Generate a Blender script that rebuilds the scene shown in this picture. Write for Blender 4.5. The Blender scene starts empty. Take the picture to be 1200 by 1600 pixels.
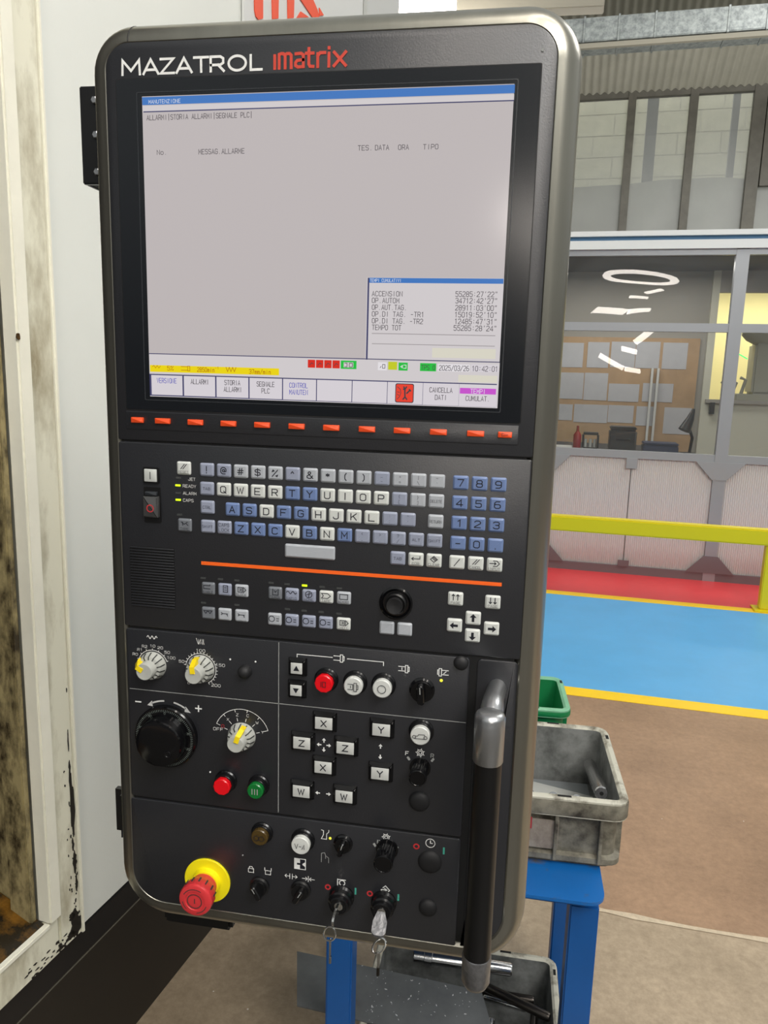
import bpy, bmesh, math, random
from mathutils import Vector, Matrix
random.seed(7)
PI = math.pi
scn = bpy.context.scene
COL = scn.collection
# ------------------------------------------------------------------ camera
FPX, YAW, PITCH, ROLL = 1182.75, -0.166405, -0.179630, 0.028127
CAM = Vector((0.15595, -0.62428, 1.46271))
fw = Vector((math.sin(YAW)*math.cos(PITCH), math.cos(YAW)*math.cos(PITCH), math.sin(PITCH)))
rt0 = Vector((math.cos(YAW), -math.sin(YAW), 0)); up0 = rt0.cross(fw)
RT = math.cos(ROLL)*rt0 + math.sin(ROLL)*up0
UP = -math.sin(ROLL)*rt0 + math.cos(ROLL)*up0
cd = bpy.data.cameras.new('camera'); cam = bpy.data.objects.new('camera', cd); COL.objects.link(cam)
cd.sensor_fit = 'VERTICAL'; cd.sensor_height = 36; cd.lens = FPX*36/1600; cd.clip_start = .02; cd.clip_end = 100
cam.matrix_world = Matrix(((RT.x, UP.x, -fw.x, CAM.x), (RT.y, UP.y, -fw.y, CAM.y), (RT.z, UP.z, -fw.z, CAM.z), (0, 0, 0, 1)))
scn.camera = cam
# ------------------------------------------------------------------ world and light
scn.view_settings.view_transform = 'Standard'; scn.view_settings.look = 'None'
scn.view_settings.gamma = 1; scn.view_settings.use_curve_mapping = False
scn.view_settings.exposure = 0.0
w = bpy.data.worlds.new('world'); scn.world = w; w.use_nodes = True
nt = w.node_tree; bg = nt.nodes['Background']
tc = nt.nodes.new('ShaderNodeTexCoord'); sx = nt.nodes.new('ShaderNodeSeparateXYZ'); mr = nt.nodes.new('ShaderNodeValToRGB')
nt.links.new(tc.outputs['Generated'], sx.inputs[0]); nt.links.new(sx.outputs['Z'], mr.inputs[0]); nt.links.new(mr.outputs[0], bg.inputs[0])
mr.color_ramp.elements[0].position = 0.0; mr.color_ramp.elements[0].color = (.13, .13, .125, 1)
mr.color_ramp.elements[1].position = 0.30; mr.color_ramp.elements[1].color = (.50, .52, .51, 1)
bg.inputs[1].default_value = 1.0
def area(name, loc, target, sx_, sy_, power, col=(1, 1, 1)):
    l = bpy.data.lights.new(name, 'AREA'); l.shape = 'RECTANGLE'; l.size = sx_; l.size_y = sy_; l.energy = power; l.color = col
    o = bpy.data.objects.new(name, l); COL.objects.link(o); o.location = loc
    o.rotation_euler = (Vector(target)-Vector(loc)).to_track_quat('-Z', 'Y').to_euler(); return o
area('skylight_lamp', (2.9, -3.3, 5.5), (-.3, .6, 1.1), 2.2, 2.2, 235, (1, .99, .96))
area('office_lamp', (1.0, 5.95, 2.38), (1.0, 5.95, 0), 1.6, .3, 15, (1, .97, .92))
area('yellow_room_lamp', (2.4, 7.3, 2.38), (2.4, 7.6, 0), 1.2, .3, 16, (1, .96, .8))
area('hall_lamp', (3.4, 4.0, 5.2), (2.6, 4.0, 0), 2.6, 2.6, 125, (1, .98, .95))
area('roof_fill', (1.6, 5.6, 2.9), (1.5, 6.8, 4.6), 4, .5, 42, (1, .98, .94))  # added fill without a fixture, brightens the underside of the corrugated roof
area('yard_light', (1.6, 9.3, 6.4), (1.6, 9.6, 3), 6, .8, 150, (1, .99, .95))

# ------------------------------------------------------------------ projection helpers (pixel -> real point)
def ray(px, py): return fw + (px-600)/FPX*RT - (py-800)/FPX*UP
def U(px, py, p=0.0):
    """point on the pendant's face (p mm proud of it) -> X, Z in mm"""
    v = ray(px, py); t = (-p/1000-CAM.y)/v.y
    return (CAM.x+t*v.x)*1000, (CAM.z+t*v.z-1.4)*1000
def FL(px, py, z=0.0):
    v = ray(px, py); t = (z-CAM.z)/v.z; return CAM + t*v
def PLN(px, py, P, ang, v0=0.0):
    """vertical plane through P turned by ang, pushed back by v0 -> (u, z)"""
    n = Vector((-math.sin(ang), math.cos(ang), 0)); t_ = Vector((math.cos(ang), math.sin(ang), 0))
    v = ray(px, py); t = ((P + n*v0 - CAM).dot(n))/v.dot(n); X = CAM+t*v
    return (X-P).dot(t_), X.z
# ------------------------------------------------------------------ materials
def lin(c): c = c/255; return c/12.92 if c <= .04045 else ((c+.055)/1.055)**2.4
def RGB(r, g, b): return (lin(r), lin(g), lin(b), 1)
def mat(name, col, rough=.5, metal=0., emis=None, es=1., spec=.5, var=0., vscale=8., bump=0., bscale=60., col2=None, thr=None, coat=0., stretch=None, trans=0.):
    m = bpy.data.materials.new(name); m.use_nodes = True; n = m.node_tree.nodes; L = m.node_tree.links; b = n['Principled BSDF']
    b.inputs['Base Color'].default_value = RGB(*col); b.inputs['Roughness'].default_value = rough; b.inputs['Metallic'].default_value = metal
    b.inputs['Specular IOR Level'].default_value = spec; b.inputs['Coat Weight'].default_value = coat
    if trans: b.inputs['Transmission Weight'].default_value = trans
    if emis is not None:
        b.inputs['Emission Color'].default_value = RGB(*emis); b.inputs['Emission Strength'].default_value = es
    if var or col2 or bump:
        t = n.new('ShaderNodeTexCoord'); src = t.outputs['Object']
        if stretch:
            mp = n.new('ShaderNodeMapping'); mp.inputs['Scale'].default_value = stretch; L.new(src, mp.inputs[0]); src = mp.outputs[0]
    if var or col2:
        no = n.new('ShaderNodeTexNoise'); no.inputs['Scale'].default_value = vscale; no.inputs['Detail'].default_value = 6; no.inputs['Roughness'].default_value = .65
        L.new(src, no.inputs['Vector'])
        r = n.new('ShaderNodeValToRGB'); L.new(no.outputs[0], r.inputs[0]); L.new(r.outputs[0], b.inputs['Base Color'])
        lo, hi = thr or (.3, .7)
        if col2: ca, cb = RGB(*col2), RGB(*col)
        else:
            c = RGB(*col); ca = tuple(x*(1-var) for x in c[:3])+(1,); cb = tuple(min(1, x*(1+var)) for x in c[:3])+(1,)
        r.color_ramp.elements[0].position = lo; r.color_ramp.elements[0].color = ca
        r.color_ramp.elements[1].position = hi; r.color_ramp.elements[1].color = cb
    if bump:
        n2 = n.new('ShaderNodeTexNoise'); n2.inputs['Scale'].default_value = bscale; n2.inputs['Detail'].default_value = 4; L.new(src, n2.inputs['Vector'])
        bp = n.new('ShaderNodeBump'); bp.inputs['Strength'].default_value = bump; bp.inputs['Distance'].default_value = .002; L.new(n2.outputs[0], bp.inputs['Height']); L.new(bp.outputs[0], b.inputs['Normal'])
    return m
def floormat(name, ca, cb):
    m = mat(name, ca, .45, col2=cb, vscale=2.2, thr=(.3, .7)); n = m.node_tree.nodes; L = m.node_tree.links; b = n['Principled BSDF']
    t = n.new('ShaderNodeTexCoord'); no = n.new('ShaderNodeTexNoise'); no.inputs['Scale'].default_value = 42; no.inputs['Detail'].default_value = 8; no.inputs['Roughness'].default_value = .8; L.new(t.outputs['Object'], no.inputs[0])
    r = n.new('ShaderNodeValToRGB'); r.color_ramp.elements[0].position = .33; r.color_ramp.elements[0].color = (.78, .76, .73, 1); r.color_ramp.elements[1].position = .62; r.color_ramp.elements[1].color = (1.08, 1.07, 1.05, 1); L.new(no.outputs[0], r.inputs[0])
    src = b.inputs['Base Color'].links[0].from_socket; mx = n.new('ShaderNodeMix'); mx.data_type = 'RGBA'; mx.blend_type = 'MULTIPLY'; mx.inputs[0].default_value = 1; L.new(src, mx.inputs[6]); L.new(r.outputs[0], mx.inputs[7])
    vo = n.new('ShaderNodeTexVoronoi'); vo.inputs['Scale'].default_value = 9; L.new(t.outputs['Object'], vo.inputs['Vector'])
    lt = n.new('ShaderNodeMath'); lt.operation = 'LESS_THAN'; lt.inputs[1].default_value = .02; L.new(vo.outputs['Distance'], lt.inputs[0])
    m2 = n.new('ShaderNodeMix'); m2.data_type = 'RGBA'; m2.inputs[7].default_value = (.75, .72, .66, 1); L.new(lt.outputs[0], m2.inputs[0]); L.new(mx.outputs[2], m2.inputs[6]); L.new(m2.outputs[2], b.inputs['Base Color']); return m
def glassmat(name, tint=(.93, .95, .94), dust=.06, rough=0.):
    m = bpy.data.materials.new(name); m.use_nodes = True; n = m.node_tree.nodes; L = m.node_tree.links; n.clear()
    out = n.new('ShaderNodeOutputMaterial'); tr = n.new('ShaderNodeBsdfTransparent'); tr.inputs[0].default_value = (*tint, 1)
    gl = n.new('ShaderNodeBsdfGlossy'); gl.inputs['Roughness'].default_value = rough; fr = n.new('ShaderNodeFresnel'); fr.inputs[0].default_value = 1.5
    ml = n.new('ShaderNodeMath'); ml.operation = 'MULTIPLY'; ml.inputs[1].default_value = 1.7; L.new(fr.outputs[0], ml.inputs[0])
    mx = n.new('ShaderNodeMixShader'); L.new(ml.outputs[0], mx.inputs[0]); L.new(tr.outputs[0], mx.inputs[1]); L.new(gl.outputs[0], mx.inputs[2])
    df = n.new('ShaderNodeBsdfDiffuse'); df.inputs[0].default_value = (.6, .6, .58, 1)
    no = n.new('ShaderNodeTexNoise'); no.inputs['Scale'].default_value = 3; no.inputs['Detail'].default_value = 5
    m2 = n.new('ShaderNodeMath'); m2.operation = 'MULTIPLY'; m2.inputs[1].default_value = dust*2; L.new(no.outputs[0], m2.inputs[0])
    my = n.new('ShaderNodeMixShader'); L.new(m2.outputs[0], my.inputs[0]); L.new(mx.outputs[0], my.inputs[1]); L.new(df.outputs[0], my.inputs[2]); L.new(my.outputs[0], out.inputs[0])
    return m
M = {}
M['face'] = mat('face_paint', (33, 34, 38), .34, spec=.8, bump=.08, bscale=900)
M['face_dark'] = mat('gap_black', (8, 8, 9), .6)
M['frame'] = mat('edge_frame_metal', (148, 146, 136), .3, .9, var=.10, vscale=30, stretch=(1, 1, .05))
M['glassblack'] = mat('bezel_black', (16, 19, 24), .18)
M['lip'] = mat('bezel_lip', (48, 51, 55), .3)
M['white'] = mat('print_white', (232, 233, 230), .6)
M['dimwhite'] = mat('print_dim', (150, 152, 150), .6)
M['redprint'] = mat('print_red', (205, 66, 48), .5)
M['softred'] = mat('print_soft_red', (190, 48, 52), .5)
M['greenprint'] = mat('print_green', (70, 165, 145), .5)
M['orange'] = mat('orange_plastic', (246, 84, 38), .35)
M['orange2'] = mat('orange_trim', (250, 104, 30), .45)
M['key_w'] = mat('key_white', (205, 208, 204), .3)
M['key_l'] = mat('key_lavender', (146, 152, 170), .3)
M['key_g'] = mat('key_grey', (172, 176, 182), .3)
M['key_b'] = mat('key_blue', (108, 128, 170), .3)
M['key_d'] = mat('key_dull', (112, 116, 122), .3)
M['ink'] = mat('key_ink', (22, 24, 34), .5)
M['black'] = mat('black_plastic', (14, 14, 15), .35)
M['blackgloss'] = mat('black_gloss', (10, 10, 12), .12)
M['rubber'] = mat('black_rubber', (24, 24, 26), .6)
M['knob'] = mat('knob_grey', (178, 180, 174), .38)
M['yellow'] = mat('pointer_yellow', (240, 212, 24), .4)
M['estop_y'] = mat('estop_yellow', (240, 226, 20), .4)
M['estop_r'] = mat('estop_red', (206, 54, 58), .38)
M['groove'] = mat('groove_dark', (52, 54, 52), .6)
M['redbtn'] = mat('red_lens', (214, 14, 26), .22, emis=(200, 10, 20), es=.12)
M['greenbtn'] = mat('green_lens', (14, 104, 44), .2, emis=(10, 90, 30), es=.1)
M['whitebtn'] = mat('white_button', (206, 208, 204), .3)
M['brownbtn'] = mat('smoked_lens', (74, 58, 26), .2)
M['led_on'] = mat('led_green', (190, 230, 30), .4, emis=(200, 240, 20), es=1.0)
M['led_y'] = mat('led_yellow', (200, 200, 60), .4, emis=(220, 215, 60), es=.7)
M['led_off'] = mat('led_off', (66, 68, 68), .4)
M['chrome'] = mat('chrome', (215, 215, 212), .16, 1.)
M['satin'] = mat('satin_metal', (178, 180, 182), .3, .9, bump=.1, bscale=300)
M['worn'] = mat('worn_metal', (134, 134, 136), .3, .8, var=.25, vscale=120, bump=.3, bscale=200)
M['ringblack'] = mat('ring_black', (20, 20, 22), .2, .2)
def scr(name, col, es=.86): return mat(name, (10, 10, 10), .13, emis=col, es=es)
M['s_bg'] = scr('screen_background', (200, 192, 192)); M['s_cell'] = scr('screen_cell', (226, 220, 226)); M['s_blue'] = scr('screen_blue', (66, 124, 200))
M['s_line'] = scr('screen_line', (70, 70, 110)); M['s_txt'] = scr('screen_text', (74, 68, 74)); M['s_btxt'] = scr('screen_blue_text', (90, 90, 190)); M['s_wtxt'] = scr('screen_white_text', (235, 238, 245))
M['s_yel'] = scr('screen_yellow', (248, 224, 10)); M['s_red'] = scr('screen_red', (226, 46, 32)); M['s_grn'] = scr('screen_green', (40, 200, 70)); M['s_lyel'] = scr('screen_lime', (206, 214, 40))
M['s_mag'] = scr('screen_magenta', (210, 90, 215)); M['s_white'] = scr('screen_white', (240, 236, 240)); M['s_cream'] = scr('screen_cream', (228, 224, 208)); M['s_grey'] = scr('screen_grey_line', (165, 158, 160)); M['s_ired'] = scr('screen_icon_red', (244, 70, 50)); M['s_org'] = scr('screen_orange_text', (180, 90, 10))
M['s_pale'] = scr('screen_pale', (220, 214, 216))
M['mach_white'] = mat('machine_white', (222, 225, 219), .42, var=.03, vscale=2, bump=.05, bscale=250)
M['door_cream'] = mat('door_cream', (226, 224, 204), .5, col2=(150, 140, 112), vscale=3.0, thr=(.30, .52), bump=.1, bscale=50, stretch=(3, 3, 1.2))
M['door_edge'] = mat('door_edge_cream', (236, 234, 218), .5, var=.05, vscale=10)
M['door_dirty'] = mat('door_dirty', (160, 146, 104), .5, col2=(48, 38, 20), vscale=26, thr=(.36, .62), bump=.3, bscale=90, stretch=(1.6, 1.6, .8))
M['oil_brown'] = mat('oil_brown', (128, 88, 28), .25, col2=(34, 27, 16), vscale=22, thr=(.42, .68), bump=.2)
M['grime'] = mat('grime_black', (26, 22, 16), .5)
M['base_black'] = mat('machine_base', (22, 20, 19), .5, var=.2, vscale=4)
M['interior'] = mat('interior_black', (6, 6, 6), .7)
M['plate'] = mat('sign_plate', (214, 216, 214), .35)
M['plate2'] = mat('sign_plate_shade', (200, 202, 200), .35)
M['logo'] = mat('logo_orange', (238, 78, 36), .4)
M['floor'] = floormat('shop_floor', (172, 140, 112), (142, 114, 90))
M['concrete'] = floormat('bare_concrete', (186, 168, 144), (146, 130, 108))
M['dimfloor'] = floormat('unseen_dark_floor', (84, 78, 70), (58, 54, 48))
M['lineworn'] = floormat('worn_line', (222, 208, 184), (176, 156, 130))
M['paint_blue'] = mat('floor_blue', (84, 168, 222), .38, var=.06, vscale=3)
M['paint_red'] = mat('floor_red', (220, 70, 74), .4, var=.06, vscale=3)
M['paint_yellow'] = mat('floor_yellow', (250, 206, 10), .4, var=.04, vscale=8)
M['rail_yellow'] = mat('barrier_yellow', (226, 208, 8), .38)
M['panel_white'] = mat('partition_white', (206, 202, 198), .55)
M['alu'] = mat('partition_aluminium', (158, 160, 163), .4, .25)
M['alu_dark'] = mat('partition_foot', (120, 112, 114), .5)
M['rail_white'] = mat('rail_white', (222, 224, 222), .4)
M['bluestrip'] = mat('blue_strip', (70, 120, 160), .5)
M['glass'] = glassmat('pane_glass'); M['dustglass'] = glassmat('dusty_glass', (.86, .88, .86), .16, .45)
M['winframe'] = mat('steel_window_frame', (90, 87, 77), .5, var=.2, vscale=10)
M['block'] = mat('concrete_block', (196, 192, 172), .8, var=.08, vscale=5, bump=.2)
M['mortar'] = mat('mortar', (206, 203, 188), .9)
M['sheet'] = mat('plastic_sheet_grey', (158, 157, 150), .4, var=.1, vscale=2, bump=.4, bscale=5)
M['column'] = mat('grey_column', (108, 112, 114), .6)
M['corr'] = mat('corrugated_roof', (176, 174, 160), .6, var=.1, vscale=3)
M['duct'] = mat('galvanised', (176, 182, 180), .42, .45, col2=(128, 134, 134), vscale=26, thr=(.35, .65))
M['beam'] = mat('painted_beam', (150, 146, 132), .6)
M['lamp'] = mat('lamp_tube', (255, 250, 240), .5, emis=(255, 246, 236), es=14)
M['lampcase'] = mat('lamp_case', (220, 220, 216), .5)
M['cork'] = mat('notice_board', (170, 140, 106), .8, var=.12, vscale=8)
M['paper'] = mat('paper', (178, 177, 180), .7, var=.05, vscale=12)
M['officewall'] = mat('office_wall', (150, 146, 138), .7)
M['officedark'] = mat('office_dark', (60, 60, 60), .7)
M['yellowwall'] = mat('glowing_yellow_wall', (238, 226, 168), .6, emis=(240, 222, 140), es=.3)  # weak emission stands in for room light on this wall
M['doorgreen'] = mat('office_door', (196, 194, 178), .6)
M['navy'] = mat('navy_case', (34, 44, 74), .5)
M['redthing'] = mat('red_plastic', (150, 40, 34), .5)
M['whitething'] = mat('white_plastic', (200, 200, 196), .5)
M['eqgrey'] = mat('equipment_grey', (160, 158, 146), .5)
M['laser'] = mat('green_light', (60, 230, 110), .5, emis=(60, 240, 110), es=1.5)
M['table_blue'] = mat('table_blue', (14, 98, 172), .4, col2=(92, 84, 66), vscale=7, thr=(.40, .50), bump=.08)
M['leg_blue'] = mat('leg_blue', (8, 82, 152), .38, var=.08, vscale=6)
M['crate'] = mat('crate_grey', (132, 128, 114), .6, col2=(52, 47, 38), vscale=16, thr=(.38, .62), bump=.3, bscale=60)
M['cratein'] = mat('crate_inner', (128, 130, 128), .5, col2=(76, 78, 76), vscale=16, thr=(.34, .6))
M['craterim'] = mat('crate_rim', (190, 188, 174), .5, col2=(104, 98, 84), vscale=24, thr=(.32, .5))
M['green'] = mat('crate_green', (10, 118, 66), .45, var=.1, vscale=8)
M['greenrim'] = mat('crate_green_rim', (120, 180, 144), .45, var=.15, vscale=20)
M['plastic_sheet'] = mat('liner_sheet', (178, 179, 175), .4, var=.08, vscale=6)
M['liner_dark'] = mat('liner_dark', (118, 122, 124), .35, var=.1, vscale=10)
M['steelplate'] = mat('steel_plate', (108, 111, 112), .42, .2, col2=(84, 87, 89), vscale=10, bump=.05)
M['chips'] = mat('chips', (225, 225, 225), .4, .5)
M['steel'] = mat('turned_steel', (190, 190, 190), .2, 1.)
M['darksteel'] = mat('dark_steel', (70, 66, 62), .3, .9)
M['hole'] = mat('hole_black', (5, 5, 5), .8)
M['sticker'] = mat('torn_sticker', (150, 142, 130), .7, col2=(120, 108, 98), vscale=60)
M['stickerred'] = mat('sticker_red', (160, 40, 52), .7)
M['clearplastic'] = mat('clear_cover', (70, 70, 70), .15)
M['arrowgrey'] = mat('arrow_grey', (196, 196, 194), .5)
M['tick'] = mat('dial_ticks', (120, 130, 124), .5)

# ------------------------------------------------------------------ mesh helpers
def fin(bm, name, angle=35):
    bmesh.ops.recalc_face_normals(bm, faces=bm.faces)
    me = bpy.data.meshes.new(name); bm.to_mesh(me); bm.free()
    me.polygons.foreach_set('use_smooth', [True]*len(me.polygons)); me.set_sharp_from_angle(angle=math.radians(angle)); return me
def loft(bm, rings, cap0=True, cap1=True, closed=False):
    vs = [[bm.verts.new(p) for p in r] for r in rings]; n = len(rings[0])
    pairs = list(zip(vs[:-1], vs[1:])) + ([(vs[-1], vs[0])] if closed else [])
    for a, b in pairs:
        for i in range(n):
            j = (i+1) % n
            try: bm.faces.new((a[i], a[j], b[j], b[i]))
            except ValueError: pass
    if not closed:
        if cap0 and n > 2: bm.faces.new(vs[0][::-1])
        if cap1 and n > 2: bm.faces.new(vs[-1])
def rpoly(cs, n=6):
    """rounded polygon, cs = [(x, z, r)] counter-clockwise"""
    out = []; k = len(cs)
    for i, (x, z, r) in enumerate(cs):
        if r <= 0: out.append((x, z)); continue
        px, pz, _ = cs[i-1]; nx, nz, _ = cs[(i+1) % k]
        a = Vector((px-x, pz-z)).normalized(); b = Vector((nx-x, nz-z)).normalized()
        half = math.acos(max(-1, min(1, a.dot(b))))/2; d = r/math.tan(half)
        p0 = Vector((x, z))+a*d; p1 = Vector((x, z))+b*d; c = Vector((x, z))+(a+b).normalized()*(r/math.sin(half))
        a0 = math.atan2(p0.y-c.y, p0.x-c.x); a1 = math.atan2(p1.y-c.y, p1.x-c.x)
        da = (a1-a0+PI) % (2*PI)-PI
        for j in range(n+1): t = a0+da*j/n; out.append((c.x+r*math.cos(t), c.y+r*math.sin(t)))
    return out
def rrect(w, h, r=0, n=4, cx=0, cz=0):
    return rpoly([(cx-w/2, cz-h/2, r), (cx+w/2, cz-h/2, r), (cx+w/2, cz+h/2, r), (cx-w/2, cz+h/2, r)], n)
def circ(r, n=32, cx=0, cz=0, a0=0): return [(cx+r*math.cos(a0+2*PI*i/n), cz+r*math.sin(a0+2*PI*i/n)) for i in range(n)]
def inset(poly, d):
    out = []; n = len(poly)
    for i in range(n):
        p = Vector(poly[i-1]); q = Vector(poly[i]); r = Vector(poly[(i+1) % n])
        e1 = q-p; e2 = r-q
        if e1.length < 1e-9: e1 = e2
        if e2.length < 1e-9: e2 = e1
        n1 = Vector((-e1.y, e1.x)).normalized(); n2 = Vector((-e2.y, e2.x)).normalized()
        m = n1+n2; m = m/max(.3, m.dot(n1)) if m.length > 1e-6 else n1
        out.append((q.x+m.x*d, q.y+m.y*d))
    return out
def yr(poly, p, s=.001): return [(x*s, -p*s, z*s) for x, z in poly]      # ring facing the room, mm
def zr(poly, z): return [(x, y, z) for x, y in poly]                     # horizontal ring, metres
def boxbm(bm, x0, x1, y0, y1, z0, z1):
    loft(bm, [[(x0, y0, z0), (x1, y0, z0), (x1, y1, z0), (x0, y1, z0)], [(x0, y0, z1), (x1, y0, z1), (x1, y1, z1), (x0, y1, z1)]])
def boxme(name, x0, x1, y0, y1, z0, z1, bev=0):
    bm = bmesh.new(); boxbm(bm, x0, x1, y0, y1, z0, z1)
    if bev: bmesh.ops.bevel(bm, geom=bm.edges[:], offset=bev, segments=2, affect='EDGES')
    return fin(bm, name)
def plate(name, poly, p0, p1, ch=0):
    bm = bmesh.new(); r = [yr(poly, p0), yr(poly, p1-ch)]
    if ch: r.append(yr(inset(poly, ch*.35), p1-ch*.3)); r.append(yr(inset(poly, ch), p1))
    loft(bm, r); return fin(bm, name, 25)
def lathe(name, prof, n=32, angle=35, shift=None):
    """prof = [(radius, proud)] mm, axis towards the room"""
    bm = bmesh.new(); loft(bm, [yr(circ(r, n), p) for r, p in prof]); return fin(bm, name, angle)
def tubebm(bm, pts, rad, n=12):
    pts = [Vector(p) for p in pts]; rs = rad if isinstance(rad, (list, tuple)) else [rad]*len(pts); rings = []; prev = None
    for i, p in enumerate(pts):
        d = (pts[min(i+1, len(pts)-1)]-pts[max(i-1, 0)]).normalized()
        if prev is None: a = d.orthogonal().normalized()
        else: a = (prev-d*prev.dot(d)).normalized()
        prev = a; b = d.cross(a)
        rings.append([tuple(p+rs[i]*(a*math.cos(2*PI*k/n)+b*math.sin(2*PI*k/n))) for k in range(n)])
    loft(bm, rings)
def tubeme(name, pts, rad, n=12, angle=40):
    bm = bmesh.new(); tubebm(bm, pts, rad, n); return fin(bm, name, angle)
def polys(name, plist):
    bm = bmesh.new()
    for pl in plist: bm.faces.new([bm.verts.new((x*.001, 0, z*.001)) for x, z in pl])
    me = bpy.data.meshes.new(name); bm.to_mesh(me); bm.free(); return me
def arcpts(r, a0, a1, n=16, cx=0, cz=0): return [(cx+r*math.cos(math.radians(a0+(a1-a0)*i/n)), cz+r*math.sin(math.radians(a0+(a1-a0)*i/n))) for i in range(n+1)]
def ribbon(bm, pts, wd, y=0., sc=1.):
    """flat mitred strip along a polyline"""
    P = [Vector(p) for p in pts]; q = [P[0]]
    for p in P[1:]:
        if (p-q[-1]).length > 1e-5: q.append(p)
    P = q; n = len(P)
    if n < 2: return
    closed = (P[0]-P[-1]).length < 1e-4
    if closed: P = P[:-1]; n -= 1
    L_, R_ = [], []
    for i in range(n):
        a = (P[i]-P[i-1]).normalized() if (i > 0 or closed) else (P[1]-P[0]).normalized()
        b = (P[(i+1) % n]-P[i]).normalized() if (i < n-1 or closed) else a
        na, nb = Vector((-a.y, a.x)), Vector((-b.y, b.x)); m = na+nb
        if m.length < .35: m = na*1.
        else: m.normalize(); m = m/max(.42, m.dot(na))
        c = P[i].copy()
        if not closed and i == 0: c = c-a*wd*.4
        if not closed and i == n-1: c = c+a*wd*.4
        L_.append(c+m*wd/2); R_.append(c-m*wd/2)
    k = sc*.001
    vl = [bm.verts.new((p.x*k, y, p.y*k)) for p in L_]; vr = [bm.verts.new((p.x*k, y, p.y*k)) for p in R_]
    for i in range(n if closed else n-1):
        j = (i+1) % n
        try: bm.faces.new((vr[i], vr[j], vl[j], vl[i]))
        except ValueError: pass
def strokes(name, lines, wd):
    bm = bmesh.new()
    for i, ln in enumerate(lines): ribbon(bm, ln, wd, -2.2e-5*(i % 17))
    me = bpy.data.meshes.new(name); bm.to_mesh(me); bm.free(); return me
O_ = [(1, 0), (3, 0), (4, 1), (4, 5), (3, 6), (1, 6), (0, 5), (0, 1), (1, 0)]
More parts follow.
